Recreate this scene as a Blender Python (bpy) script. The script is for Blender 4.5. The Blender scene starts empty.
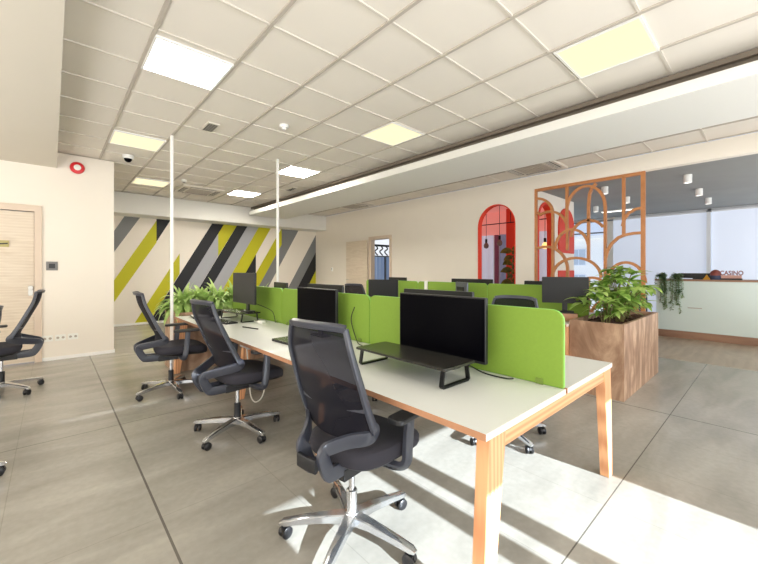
import bpy, bmesh, math, random
from mathutils import Vector, Matrix
R = math.radians
PI = math.pi
sc = bpy.context.scene
COL = sc.collection
random.seed(7)

# ------------------------------------------------------------------ materials
def lin(c):
    c = c / 255.0
    return c / 12.92 if c <= 0.04045 else ((c + 0.055) / 1.055) ** 2.4

def rgb(r, g, b):
    return (lin(r), lin(g), lin(b), 1.0)

class NT:
    def __init__(self, name):
        self.m = bpy.data.materials.new(name)
        self.m.use_nodes = True
        self.n = self.m.node_tree.nodes
        self.l = self.m.node_tree.links
        self.b = self.n['Principled BSDF']
        self.out = self.n['Material Output']
    def add(self, t, **kw):
        x = self.n.new(t)
        for k, v in kw.items():
            if k.startswith('i_'):
                x.inputs[k[2:].replace('_', ' ')].default_value = v
            else:
                setattr(x, k, v)
        return x
    def link(self, a, b):
        self.l.new(a, b)

def mat(name, col, rough=0.5, metal=0.0, noise=0.0, nscale=20.0, bump=0.0, bscale=200.0, emit=None, estr=0.0, coat=0.0, stretch=None, spec=0.5):
    t = NT(name)
    t.b.inputs['Base Color'].default_value = col
    t.b.inputs['Roughness'].default_value = rough
    t.b.inputs['Metallic'].default_value = metal
    t.b.inputs['Specular IOR Level'].default_value = spec
    if coat:
        t.b.inputs['Coat Weight'].default_value = coat
        t.b.inputs['Coat Roughness'].default_value = 0.15
    tc = t.add('ShaderNodeTexCoord')
    mp = t.add('ShaderNodeMapping')
    if stretch:
        mp.inputs['Scale'].default_value = stretch
    t.link(tc.outputs['Object'], mp.inputs['Vector'])
    nz = t.add('ShaderNodeTexNoise')
    nz.inputs['Scale'].default_value = nscale
    nz.inputs['Detail'].default_value = 4
    t.link(mp.outputs[0], nz.inputs['Vector'])
    mx = t.add('ShaderNodeMix', data_type='RGBA')
    mx.inputs[6].default_value = tuple(max(0, c * (1 - noise)) for c in col[:3]) + (1,)
    mx.inputs[7].default_value = tuple(min(1, c * (1 + noise)) for c in col[:3]) + (1,)
    t.link(nz.outputs['Fac'], mx.inputs[0])
    t.link(mx.outputs[2], t.b.inputs['Base Color'])
    if bump:
        n2 = t.add('ShaderNodeTexNoise')
        n2.inputs['Scale'].default_value = bscale
        t.link(tc.outputs['Object'], n2.inputs['Vector'])
        bp = t.add('ShaderNodeBump')
        bp.inputs['Strength'].default_value = bump
        bp.inputs['Distance'].default_value = 0.002
        t.link(n2.outputs['Fac'], bp.inputs['Height'])
        t.link(bp.outputs[0], t.b.inputs['Normal'])
    if emit:
        t.b.inputs['Emission Color'].default_value = emit
        t.b.inputs['Emission Strength'].default_value = estr
    return t.m

def wood(name, c1, c2, scale=(1, 1, 1), rough=0.45, wscale=3.0, dist=6.0, bands='X', c3=None, ww=0.45):
    t = NT(name)
    t.b.inputs['Roughness'].default_value = rough
    tc = t.add('ShaderNodeTexCoord')
    mp = t.add('ShaderNodeMapping')
    mp.inputs['Scale'].default_value = scale
    t.link(tc.outputs['Object'], mp.inputs['Vector'])
    nz = t.add('ShaderNodeTexNoise')
    nz.inputs['Scale'].default_value = wscale
    nz.inputs['Detail'].default_value = 5
    nz.inputs['Roughness'].default_value = 0.6
    nz.inputs['Distortion'].default_value = 1.2 if ww > 0.3 else 2.2
    t.link(mp.outputs[0], nz.inputs['Vector'])
    wv = t.add('ShaderNodeTexWave', bands_direction=bands)
    wv.inputs['Scale'].default_value = wscale * 0.8
    wv.inputs['Distortion'].default_value = dist
    wv.inputs['Detail'].default_value = 3
    t.link(mp.outputs[0], wv.inputs['Vector'])
    ad = t.add('ShaderNodeMath', operation='MULTIPLY_ADD')
    ad.inputs[1].default_value = ww
    t.link(wv.outputs['Fac'], ad.inputs[0])
    sb = t.add('ShaderNodeMath', operation='MULTIPLY')
    sb.inputs[1].default_value = 1.05 - ww
    t.link(nz.outputs['Fac'], sb.inputs[0])
    t.link(sb.outputs[0], ad.inputs[2])
    cr = t.add('ShaderNodeValToRGB')
    cr.color_ramp.elements[0].color = c1
    cr.color_ramp.elements[0].position = 0.15 if ww > 0.3 else 0.30
    cr.color_ramp.elements[1].color = c2
    cr.color_ramp.elements[1].position = 0.8 if ww > 0.3 else 0.70
    if c3:
        e = cr.color_ramp.elements.new(0.5)
        e.color = c3
    t.link(ad.outputs[0], cr.inputs[0])
    t.link(cr.outputs[0], t.b.inputs['Base Color'])
    return t.m

def emission(name, col, s):
    t = NT(name)
    t.b.inputs['Base Color'].default_value = (0.02, 0.02, 0.02, 1)
    t.b.inputs['Emission Color'].default_value = col
    t.b.inputs['Emission Strength'].default_value = s
    return t.m

def floor_tiles():
    t = NT('polished_grey_floor_tile')
    tc = t.add('ShaderNodeTexCoord')
    mp = t.add('ShaderNodeMapping')
    mp.inputs['Location'].default_value = (-0.44, -0.66, 0)
    t.link(tc.outputs['Object'], mp.inputs['Vector'])
    sx = t.add('ShaderNodeSeparateXYZ')
    t.link(mp.outputs[0], sx.inputs[0])
    def line(sock, pitch, w):
        d = t.add('ShaderNodeMath', operation='DIVIDE'); d.inputs[1].default_value = pitch
        t.link(sock, d.inputs[0])
        f = t.add('ShaderNodeMath', operation='FRACT'); t.link(d.outputs[0], f.inputs[0])
        s = t.add('ShaderNodeMath', operation='SUBTRACT'); s.inputs[1].default_value = 0.5
        t.link(f.outputs[0], s.inputs[0])
        a = t.add('ShaderNodeMath', operation='ABSOLUTE'); t.link(s.outputs[0], a.inputs[0])
        g = t.add('ShaderNodeMath', operation='GREATER_THAN'); g.inputs[1].default_value = 0.5 - w / pitch / 2
        t.link(a.outputs[0], g.inputs[0])
        fl = t.add('ShaderNodeMath', operation='FLOOR'); t.link(d.outputs[0], fl.inputs[0])
        return g.outputs[0], fl.outputs[0]
    gx, fx = line(sx.outputs['X'], 3.83, 0.012)
    gy, fy = line(sx.outputs['Y'], 3.19, 0.007)
    hx, _a = line(sx.outputs['X'], 0.6383, 0.005)
    hy, _b = line(sx.outputs['Y'], 1.595, 0.005)
    gm = t.add('ShaderNodeMath', operation='MAXIMUM')
    t.link(gx, gm.inputs[0]); t.link(gy, gm.inputs[1])
    hm = t.add('ShaderNodeMath', operation='MAXIMUM'); t.link(hx, hm.inputs[0]); t.link(hy, hm.inputs[1])
    hs = t.add('ShaderNodeMath', operation='MULTIPLY'); hs.inputs[1].default_value = 0.22; t.link(hm.outputs[0], hs.inputs[0])
    gs = t.add('ShaderNodeMath', operation='MULTIPLY'); gs.inputs[1].default_value = 0.85; t.link(gm.outputs[0], gs.inputs[0])
    g2 = t.add('ShaderNodeMath', operation='MAXIMUM'); t.link(hs.outputs[0], g2.inputs[0]); t.link(gs.outputs[0], g2.inputs[1])
    # long soft streaks
    m2 = t.add('ShaderNodeMapping'); m2.inputs['Scale'].default_value = (0.7, 2.6, 1)
    m2.inputs['Rotation'].default_value = (0, 0, 0.25)
    t.link(tc.outputs['Object'], m2.inputs['Vector'])
    nz = t.add('ShaderNodeTexNoise'); nz.inputs['Scale'].default_value = 1.6; nz.inputs['Detail'].default_value = 6
    nz.inputs['Distortion'].default_value = 0.6
    t.link(m2.outputs[0], nz.inputs['Vector'])
    n3 = t.add('ShaderNodeTexNoise'); n3.inputs['Scale'].default_value = 26; n3.inputs['Detail'].default_value = 5
    t.link(tc.outputs['Object'], n3.inputs['Vector'])
    cr = t.add('ShaderNodeValToRGB')
    cr.color_ramp.elements[0].position = 0.3; cr.color_ramp.elements[0].color = rgb(146, 143, 135)
    cr.color_ramp.elements[1].position = 0.72; cr.color_ramp.elements[1].color = rgb(171, 167, 158)
    t.link(nz.outputs['Fac'], cr.inputs[0])
    mx0 = t.add('ShaderNodeMix', data_type='RGBA', blend_type='MULTIPLY'); mx0.inputs[0].default_value = 0.28
    c3 = t.add('ShaderNodeValToRGB')
    c3.color_ramp.elements[0].position = 0.35; c3.color_ramp.elements[0].color = (0.72, 0.72, 0.72, 1)
    c3.color_ramp.elements[1].position = 0.65; c3.color_ramp.elements[1].color = (1, 1, 1, 1)
    t.link(n3.outputs['Fac'], c3.inputs[0])
    t.link(cr.outputs[0], mx0.inputs[6]); t.link(c3.outputs[0], mx0.inputs[7])
    mx = t.add('ShaderNodeMix', data_type='RGBA')
    mx.inputs[7].default_value = rgb(82, 78, 72)
    t.link(mx0.outputs[2], mx.inputs[6]); t.link(g2.outputs[0], mx.inputs[0])
    t.link(mx.outputs[2], t.b.inputs['Base Color'])
    t.b.inputs['Roughness'].default_value = 0.24
    t.b.inputs['Specular IOR Level'].default_value = 0.40
    return t.m

def mesh_fabric():
    t = NT('see_through_navy_mesh')
    t.b.inputs['Base Color'].default_value = rgb(17, 16, 27)
    t.b.inputs['Roughness'].default_value = 0.7
    t.b.inputs['Specular IOR Level'].default_value = 0.2
    t.b.inputs['Sheen Weight'].default_value = 0.05
    tr = t.add('ShaderNodeBsdfTransparent'); tr.inputs[0].default_value = (0.42, 0.42, 0.5, 1)
    mx = t.add('ShaderNodeMixShader'); mx.inputs[0].default_value = 0.17
    t.link(t.b.outputs[0], mx.inputs[1]); t.link(tr.outputs[0], mx.inputs[2])
    t.link(mx.outputs[0], t.out.inputs[0])
    return t.m

def glass_mat():
    t = NT('clear_window_glass')
    tr = t.add('ShaderNodeBsdfTransparent'); tr.inputs[0].default_value = (0.96, 0.98, 1, 1)
    gl = t.add('ShaderNodeBsdfGlossy'); gl.inputs['Roughness'].default_value = 0.02
    mx = t.add('ShaderNodeMixShader'); mx.inputs[0].default_value = 0.06
    t.link(tr.outputs[0], mx.inputs[1]); t.link(gl.outputs[0], mx.inputs[2])
    t.link(mx.outputs[0], t.out.inputs[0])
    return t.m

def blind_mat():
    t = NT('glowing_translucent_blind')
    t.b.inputs['Base Color'].default_value = rgb(214, 219, 230)
    t.b.inputs['Roughness'].default_value = 0.8
    t.b.inputs['Emission Color'].default_value = rgb(214, 222, 236)
    t.b.inputs['Emission Strength'].default_value = 0.33  # glow added for daylight on the blinds, also helps light the lounge
    tr = t.add('ShaderNodeBsdfTransparent')
    mx = t.add('ShaderNodeMixShader'); mx.inputs[0].default_value = 0.12
    t.link(t.b.outputs[0], mx.inputs[1]); t.link(tr.outputs[0], mx.inputs[2])
    t.link(mx.outputs[0], t.out.inputs[0])
    return t.m

def leaf_mat(name, c1, c2):
    t = NT(name)
    oi = t.add('ShaderNodeTexCoord')
    nz = t.add('ShaderNodeTexNoise'); nz.inputs['Scale'].default_value = 9
    t.link(oi.outputs['Object'], nz.inputs['Vector'])
    cr = t.add('ShaderNodeValToRGB')
    cr.color_ramp.elements[0].position = 0.35; cr.color_ramp.elements[0].color = c1
    cr.color_ramp.elements[1].position = 0.65; cr.color_ramp.elements[1].color = c2
    t.link(nz.outputs['Fac'], cr.inputs[0]); t.link(cr.outputs[0], t.b.inputs['Base Color'])
    t.b.inputs['Roughness'].default_value = 0.4
    tl = t.add('ShaderNodeBsdfTranslucent'); t.link(cr.outputs[0], tl.inputs[0])
    mx = t.add('ShaderNodeMixShader'); mx.inputs[0].default_value = 0.3
    t.link(t.b.outputs[0], mx.inputs[1]); t.link(tl.outputs[0], mx.inputs[2])
    t.link(mx.outputs[0], t.out.inputs[0])
    return t.m

M = dict(
    wall=mat('warm_white_wall_paint', rgb(236, 229, 218), 0.7, noise=0.02, nscale=3),
    tile=mat('ceiling_tile_board', rgb(228, 222, 213), 0.85, noise=0.03, nscale=1.3, bump=0.15, bscale=400),
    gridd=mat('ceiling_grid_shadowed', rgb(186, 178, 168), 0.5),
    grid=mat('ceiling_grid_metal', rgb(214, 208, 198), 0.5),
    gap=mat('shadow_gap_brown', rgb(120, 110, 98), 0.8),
    slab=mat('soffit_paint', rgb(226, 226, 222), 0.7, noise=0.01),
    soffit=mat('left_soffit_paint', rgb(206, 200, 188), 0.7, noise=0.02, nscale=2),
    mgrey=mat('mural_grey', rgb(124, 126, 128), 0.7),
    mlg=mat('mural_light_grey', rgb(164, 166, 172), 0.7),
    myel=mat('mural_lime_yellow', rgb(186, 182, 22), 0.65),
    mblk=mat('mural_black', rgb(22, 24, 30), 0.65),
    lounge_ceil=mat('grey_lounge_ceiling', rgb(142, 144, 142), 0.8, noise=0.12, nscale=1.5),
    floor=floor_tiles(),
    lfloor=wood('lounge_wood_tile', rgb(150, 132, 112), rgb(184, 168, 148), (0.5, 2, 1), 0.3, 1.4, 3.0, 'Y', ww=0.1),
    oak=wood('pale_ash_door', rgb(206, 190, 170), rgb(224, 211, 193), (0.8, 0.8, 6), 0.5, 1.6, 3.0, 'Z', ww=0.15),
    frame_beige=mat('beige_door_frame', rgb(216, 198, 180), 0.5, noise=0.03),
    beech=wood('orange_beech', rgb(190, 126, 84), rgb(230, 174, 128), (9, 9, 0.7), 0.42, 1.6, 3.0, 'X'),
    beechx=wood('orange_beech_rail', rgb(190, 126, 84), rgb(230, 174, 128), (0.7, 9, 9), 0.42, 1.6, 3.0, 'Z'),
    walnut=wood('wavy_walnut', rgb(126, 94, 72), rgb(200, 168, 140), (1.6, 1.7, 0.75), 0.5, 1.5, 16.0, 'X', rgb(160, 126, 102), ww=0.12),
    edge=mat('brown_desk_edge', rgb(178, 130, 98), 0.5, noise=0.08),
    edgelight=mat('pale_desk_edge', rgb(226, 206, 196), 0.5),
    top=mat('off_white_laminate', rgb(216, 218, 214), 0.35, noise=0.01),
    green=mat('lime_green_felt', rgb(122, 154, 52), 0.75, noise=0.06, nscale=60, bump=0.3, bscale=600),
    greenedge=mat('green_piping', rgb(136, 196, 96), 0.5),
    greenclip=mat('green_clamp_metal', rgb(116, 140, 60), 0.4, metal=0.4),
    scr=mat('glossy_black_screen', rgb(2, 2, 6), 0.3, spec=0.05),
    scr2=mat('dim_grey_screen', rgb(46, 47, 49), 0.35, spec=0.2),
    bez=mat('dark_monitor_plastic', rgb(20, 21, 24), 0.4),
    bezsil=mat('grey_monitor_edge', rgb(104, 108, 118), 0.3, metal=0.5),
    riser=mat('dark_riser_board', rgb(46, 45, 42), 0.25, noise=0.05),
    blackm=mat('black_steel', rgb(24, 25, 27), 0.35, metal=0.3),
    cframe=mat('slate_chair_plastic', rgb(58, 61, 72), 0.32, spec=0.6),
    cdark=mat('dark_chair_plastic', rgb(28, 29, 33), 0.42),
    seat=mat('charcoal_seat_fabric', rgb(46, 45, 54), 0.9, noise=0.1, nscale=120, bump=0.4, bscale=700),
    mesh=mesh_fabric(),
    chrome=mat('polished_aluminium', rgb(214, 216, 220), 0.16, metal=0.95),
    rubber=mat('black_caster_rubber', rgb(26, 26, 29), 0.4),
    white=mat('white_paint_metal', rgb(240, 240, 238), 0.4),
    orange=wood('orange_brown_screen_wood', rgb(156, 96, 50), rgb(192, 130, 80), (3, 3, 3), 0.45, 2, 2),
    red=mat('coral_red_paint', rgb(226, 62, 34), 0.5),
    red2=mat('coral_glossy_panel', rgb(214, 66, 44), 0.45, spec=0.2),
    pink=mat('pink_glow_paint', rgb(232, 164, 156), 0.6, emit=rgb(232, 150, 140), estr=0.32),  # paint given its own glow to brighten the room behind the arches
    curt=mat('pale_grey_glow_curtain', rgb(196, 200, 212), 0.8, emit=rgb(190, 196, 212), estr=0.42),  # curtain colour glows by itself to look brighter through the arch
    curt2=mat('slate_blue_glow_curtain', rgb(134, 146, 166), 0.8, emit=rgb(134, 146, 176), estr=0.25),  # same added glow, weaker, on the slate cloth
    burg=mat('burgundy_glow_curtain', rgb(120, 72, 86), 0.8, emit=rgb(130, 72, 90), estr=0.2),  # faint glow put into the burgundy cloth
    glass=glass_mat(), blind=blind_mat(),
    winframe=mat('white_window_frame', rgb(224, 226, 230), 0.4),
    winframed=mat('grey_window_rail', rgb(120, 124, 130), 0.4),
    mint=mat('glossy_mint_white_front', rgb(216, 232, 228), 0.2, noise=0.01),
    counter=wood('counter_brown', rgb(120, 88, 70), rgb(160, 124, 100), (3, 0.6, 3), 0.4, 3, 3),
    soil=mat('dark_bark_soil', rgb(72, 46, 32), 0.95, noise=0.5, nscale=40, bump=1.0, bscale=90),
    fern=leaf_mat('pale_green_blades', rgb(140, 178, 88), rgb(206, 226, 150)),
    leaf=leaf_mat('mid_green_leaves', rgb(108, 152, 56), rgb(188, 212, 122)),
    vine=leaf_mat('dark_vine_leaves', rgb(104, 136, 92), rgb(176, 198, 158)),
    olive=leaf_mat('olive_rubber_leaves', rgb(72, 78, 26), rgb(118, 112, 40)),
    stem=mat('brown_green_stem', rgb(112, 104, 60), 0.7),
    lightw=emission('led_panel_white', rgb(255, 250, 240), 16.0),
    lightc=emission('led_panel_cream', rgb(255, 243, 196), 0.95),
    lightw3=emission('led_panel_far_white', rgb(255, 248, 236), 60.0),
    winglow=emission('bright_window_glow', rgb(236, 240, 246), 0.9),
    lightw2=emission('led_spot_white', rgb(255, 250, 240), 3.0),
    grille=mat('ac_grille_grey', rgb(176, 168, 156), 0.6),
    slot=mat('dark_vent_slot', rgb(60, 58, 54), 0.7),
    alarm=mat('alarm_red', rgb(206, 22, 34), 0.35),
    switch=mat('grey_switch_plastic', rgb(118, 116, 114), 0.4),
    steel=mat('brushed_steel', rgb(176, 172, 164), 0.3, metal=0.9),
    gold=mat('gold_ornament', rgb(216, 160, 60), 0.35, metal=0.4),
    brown=mat('reddish_brown_letters', rgb(132, 66, 58), 0.5),
    signpink=mat('peach_sign_plate', rgb(214, 164, 150), 0.5),
    olives=mat('olive_gold_sign', rgb(178, 166, 104), 0.4),
    bldg=mat('glowing_white_facade', rgb(206, 202, 196), 0.8, emit=rgb(240, 236, 228), estr=0.3),  # wall emits a little, sunlight put into the material
    bwin=mat('far_window_grey', rgb(186, 190, 194), 0.4),
    ground=mat('pale_street_paving', rgb(190, 190, 188), 0.9, noise=0.05),
    amber=emission('amber_bulb_glow', rgb(255, 196, 120), 1.6),
    bulbglass=mat('smoky_bulb_glass', rgb(120, 106, 96), 0.1, spec=0.8),
    paper=mat('white_paper', rgb(238, 238, 232), 0.7),
    blue=mat('navy_upholstery', rgb(62, 70, 96), 0.8),
    bluewin=mat('blue_glow_sheer', rgb(150, 172, 206), 0.7, emit=rgb(150, 174, 212), estr=0.25),  # daylight through the sheer is put in as emission
    cablew=mat('white_cable_sheath', rgb(226, 224, 216), 0.4),
)

# ------------------------------------------------------------------ geometry helpers
class MB:
    def __init__(s):
        s.v = []; s.f = []; s.mi = []
    def add(s, vs, fs, mi=0):
        o = len(s.v)
        s.v += [tuple(v) for v in vs]
        s.f += [tuple(i + o for i in f) for f in fs]
        s.mi += [mi] * len(fs) if isinstance(mi, int) else list(mi)
        return s
    def box(s, x0, x1, y0, y1, z0, z1, mi=0, side=None, ends=None):
        vs = [(x0, y0, z0), (x1, y0, z0), (x1, y1, z0), (x0, y1, z0), (x0, y0, z1), (x1, y0, z1), (x1, y1, z1), (x0, y1, z1)]
        fs = [(0, 3, 2, 1), (4, 5, 6, 7), (0, 1, 5, 4), (2, 3, 7, 6), (1, 2, 6, 5), (3, 0, 4, 7)]
        m = [mi] * 6
        if side is not None: m[4] = m[5] = side
        if ends is not None: m[2] = m[3] = ends
        return s.add(vs, fs, m)
    def prism(s, poly, axis, a, b, mi=0):
        # poly: 2-D points. axis 'x': (y,z) ; 'y': (x,z) ; 'z': (x,y)
        def p3(p, t):
            return {'x': (t, p[0], p[1]), 'y': (p[0], t, p[1]), 'z': (p[0], p[1], t)}[axis]
        n = len(poly)
        vs = [p3(p, a) for p in poly] + [p3(p, b) for p in poly]
        fs = [tuple(range(n))[::-1], tuple(range(n, 2 * n))] + [(i, (i + 1) % n, n + (i + 1) % n, n + i) for i in range(n)]
        return s.add(vs, fs, mi)
    def lathe(s, prof, c=(0, 0, 0), seg=20, axis='z', mi=0):
        vs = []; fs = []
        for r, h in prof:
            for k in range(seg):
                a = 2 * PI * k / seg
                p = (r * math.cos(a), r * math.sin(a), h)
                if axis == 'x': p = (h, p[0], p[1])
                if axis == 'y': p = (p[0], h, p[1])
                vs.append((p[0] + c[0], p[1] + c[1], p[2] + c[2]))
        n = len(prof)
        for i in range(n - 1):
            for k in range(seg):
                fs.append((i * seg + k, i * seg + (k + 1) % seg, (i + 1) * seg + (k + 1) % seg, (i + 1) * seg + k))
        fs.append(tuple(range(seg))[::-1]); fs.append(tuple((n - 1) * seg + k for k in range(seg)))
        return s.add(vs, fs, mi)
    def sweep(s, pts, w, t, side=(0, 1, 0), mi=0, closed=False, rnd=True):
        # rectangular-ish section: t along 'side', w in the other direction; w,t may be lists
        pts = [Vector(p) for p in pts]; n = len(pts); side = Vector(side)
        W = w if isinstance(w, (list, tuple)) else [w] * n
        T = t if isinstance(t, (list, tuple)) else [t] * n
        if rnd:
            k = 0.78
            sec = [(1, k), (k, 1), (-k, 1), (-1, k), (-1, -k), (-k, -1), (k, -1), (1, -k)]
        else:
            sec = [(1, 1), (-1, 1), (-1, -1), (1, -1)]
        m = len(sec); vs = []; fs = []
        for i in range(n):
            if closed: tg = pts[(i + 1) % n] - pts[i - 1]
            else: tg = pts[min(i + 1, n - 1)] - pts[max(i - 1, 0)]
            tg.normalize()
            S = (side - tg * side.dot(tg))
            if S.length < 1e-4: S = Vector((1, 0, 0))
            S.normalize(); B = tg.cross(S)
            for a, b in sec:
                vs.append(pts[i] + S * (a * T[i] / 2) + B * (b * W[i] / 2))
        for i in range(n if closed else n - 1):
            j = (i + 1) % n
            for k in range(m):
                fs.append((i * m + k, i * m + (k + 1) % m, j * m + (k + 1) % m, j * m + k))
        if not closed:
            fs.append(tuple(range(m))[::-1]); fs.append(tuple((n - 1) * m + k for k in range(m)))
        return s.add(vs, fs, mi)
    def tube(s, pts, r, seg=8, mi=0):
        pts = [Vector(p) for p in pts]; n = len(pts)
        Rr = r if isinstance(r, (list, tuple)) else [r] * n
        vs = []; fs = []; ref = Vector((0.13, 0.21, 0.97))
        for i in range(n):
            tg = (pts[min(i + 1, n - 1)] - pts[max(i - 1, 0)]).normalized()
            S = ref - tg * ref.dot(tg)
            if S.length < 0.05: S = Vector((1, 0, 0)) - tg * tg.x
            S.normalize(); B = tg.cross(S); ref = S
            for k in range(seg):
                a = 2 * PI * k / seg
                vs.append(pts[i] + (S * math.cos(a) + B * math.sin(a)) * Rr[i])
        for i in range(n - 1):
            for k in range(seg):
                fs.append((i * seg + k, i * seg + (k + 1) % seg, (i + 1) * seg + (k + 1) % seg, (i + 1) * seg + k))
        fs.append(tuple(range(seg))[::-1]); fs.append(tuple((n - 1) * seg + k for k in range(seg)))
        return s.add(vs, fs, mi)
    def build(s, name, mats, parent=None, smooth=False, bevel=0, loc=None, rot=None):
        me = bpy.data.meshes.new(name)
        me.from_pydata(s.v, [], s.f)
        mats = mats if isinstance(mats, (list, tuple)) else [mats]
        for m in mats: me.materials.append(m)
        for p, i in zip(me.polygons, s.mi): p.material_index = i
        bm = bmesh.new(); bm.from_mesh(me)
        bmesh.ops.recalc_face_normals(bm, faces=bm.faces)
        bm.to_mesh(me); bm.free()
        if smooth:
            for p in me.polygons: p.use_smooth = True
            try: me.set_sharp_from_angle(angle=R(38))
            except Exception: pass
        o = bpy.data.objects.new(name, me); COL.objects.link(o)
        if bevel:
            b = o.modifiers.new('Bevel', 'BEVEL'); b.width = bevel; b.segments = 2; b.limit_method = 'ANGLE'
        if parent: o.parent = parent
        if loc: o.location = loc
        if rot: o.rotation_euler = rot
        return o

def cat(pts, n=6, closed=False):
    P = [Vector(p) for p in pts]; out = []
    m = len(P)
    rng = range(m if closed else m - 1)
    for i in rng:
        p0 = P[i - 1] if (i > 0 or closed) else P[0]
        p1 = P[i]; p2 = P[(i + 1) % m]
        p3 = P[(i + 2) % m] if (i + 2 < m or closed) else P[-1]
        for k in range(n):
            t = k / n
            out.append(0.5 * ((2 * p1) + (p2 - p0) * t + (2 * p0 - 5 * p1 + 4 * p2 - p3) * t * t + (3 * p1 - p0 - 3 * p2 + p3) * t ** 3))
    if not closed: out.append(P[-1])
    return out

def tag(o, label, category, group=None, kind=None):
    o['label'] = label; o['category'] = category
    if group: o['group'] = group
    if kind: o['kind'] = kind
    return o

def thing(name, label, category, loc=(0, 0, 0), rz=0.0, group=None):
    o = bpy.data.objects.new(name, None); COL.objects.link(o)
    o.empty_display_size = 0.1
    o.location = loc; o.rotation_euler = (0, 0, rz)
    return tag(o, label, category, group)

def structure(o):
    o['kind'] = 'structure'; return o

def dup(o, loc=None, rz=None, label=None, parent=None):
    c = o.copy(); COL.objects.link(c)
    if parent: c.parent = parent
    if loc is not None: c.location = loc
    if rz is not None: c.rotation_euler = (0, 0, rz)
    if label: c['label'] = label
    for ch in list(o.children): dup(ch, parent=c)
    return c

def rrect(x0, x1, z0, z1, rtl=0.0, rtr=0.0, rbl=0.0, rbr=0.0, n=6):
    pts = []
    def arc(cx, cz, r, a0):
        if r <= 0: pts.append((cx, cz)); return
        for i in range(n + 1):
            a = a0 + PI / 2 * i / n
            pts.append((cx + r * math.cos(a), cz + r * math.sin(a)))
    arc(x1 - rtr, z1 - rtr, rtr, 0)
    arc(x0 + rtl, z1 - rtl, rtl, PI / 2)
    arc(x0 + rbl, z0 + rbl, rbl, PI)
    arc(x1 - rbr, z0 + rbr, rbr, 3 * PI / 2)
    return pts

# ================================================================== ROOM SHELL
CH = 3.12
XR = 6.7
structure(MB().box(-5, 6.95, -3, 10.8, -0.1, 0).build('floor', M['floor']))
structure(MB().box(6.95, 12.5, -3, 10.8, -0.1, -0.0005).build('floor_lounge', M['lfloor']))
structure(MB().box(-5, XR, -3, 10.8, CH + 0.012, CH + 0.12).build('ceiling', M['tile']))
g = MB()
P0 = 0.61
k = -9
for i in range(-9, 11):
    x = 0.565 + i * P0
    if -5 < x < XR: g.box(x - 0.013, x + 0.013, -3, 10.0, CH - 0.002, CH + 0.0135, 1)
for j in range(-6, 16):
    y = 0.63 + j * P0
    g.box(-5, XR, y - 0.009, y + 0.009, CH + 0.001, CH + 0.014)
structure(g.build('ceiling_grid', [M['grid'], M['gridd']]))

# left wall that faces the camera, and its return
structure(MB().box(-5, -1.10, 7.27, 7.42, 0, CH).box(-0.19, 0.75, 7.27, 7.42, 0, CH).box(-1.10, -0.19, 7.27, 7.42, 2.2, CH).build('wall_left', M['wall']))
structure(MB().box(0.60, 0.75, 7.42, 10.7, 0, CH).build('wall_return', M['wall']))
structure(MB().box(-0.11, 0.752, 7.258, 7.27, 0, 0.05).box(0.75, 0.762, 7.258, 10.6, 0, 0.05).build('baseboard_left', M['white'], bevel=0.002))
structure(MB().box(0.76, 6.7, 10.585, 10.6, 0, 0.05).build('baseboard_back', M['white']))
structure(MB().box(-5, 0.055, -3, 7.27, 2.886, CH).build('ceiling_soffit', M['soffit']))
structure(MB().box(-5.12, -5, -3, 7.4, 0, CH).build('wall_west', M['wall']))

# mural wall at the back
mw = MB()
mw.box(0.6, 7.0, 10.6, 10.75, 0, CH)
def mur(poly, mi):
    mw.add([(x, 10.598, z) for x, z in poly], [tuple(range(len(poly)))], mi)
T = 2.69
mur([(0.76, 1.67), (1.32, T), (1.64, T), (0.76, 1.22)], 1)
mur([(0.76, 0.53), (1.97, 2.61), (1.97, 2.05), (0.76, 0.02)], 3)
mur([(1.97, T), (2.31, T), (1.97, 2.07)], 4)
mur([(2.5, 1.79), (2.5, 1.25), (1.79, 0.0), (1.48, 0.0)], 3)
mur([(3.34, T), (3.66, T), (2.12, 0), (1.79, 0)], 4)
mur([(3.48, 2.38), (3.48, 1.74), (2.49, 0), (2.12, 0)], 2)
mur([(3.66, T), (4.03, T), (3.48, 1.74), (3.48, 2.38)], 3)
mur([(4.03, T), (4.34, T), (2.80, 0), (2.49, 0)], 4)
mur([(4.34, T), (4.69, T), (3.15, 0), (2.80, 0)], 2)
mur([(4.69, T), (5.08, T), (3.54, 0), (3.15, 0)], 3)
mur([(4.58, 1.82), (4.58, 0), (3.54, 0)], 4)
mur([(5.43, T), (5.43, 2.16), (4.58, 0.7), (4.58, 1.25)], 3)
mur([(5.43, T), (6.05, T), (4.58, 0.12), (4.58, 0.7), (5.43, 2.16)], 1)
mur([(6.74, 2.62), (6.74, 2.03), (5.55, 0), (5.2, 0)], 1)
mur([(6.74, 2.03), (6.74, 1.40), (5.93, 0), (5.55, 0)], 4)
mur([(6.74, 1.40), (6.74, 0.83), (6.25, 0), (5.93, 0)], 3)
structure(mw.build('wall_back', [M['wall'], M['mgrey'], M['mlg'], M['myel'], M['mblk']]))
structure(MB().box(0.75, 6.7, 9.97, 10.6, 2.65, CH).build('ceiling_beam_back', M['slab'], bevel=0.004))

# dropped slab with a recessed dark gap above it
structure(MB().box(3.99, 5.09, -3, 9.7, 2.85, 2.955).build('ceiling_slab', M['slab'], bevel=0.004))
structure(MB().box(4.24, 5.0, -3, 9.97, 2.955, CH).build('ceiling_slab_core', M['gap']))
structure(MB().box(4.16, 4.20, -3, 9.97, CH - 0.045, CH).build('trim_1', M['gap']))

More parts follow.
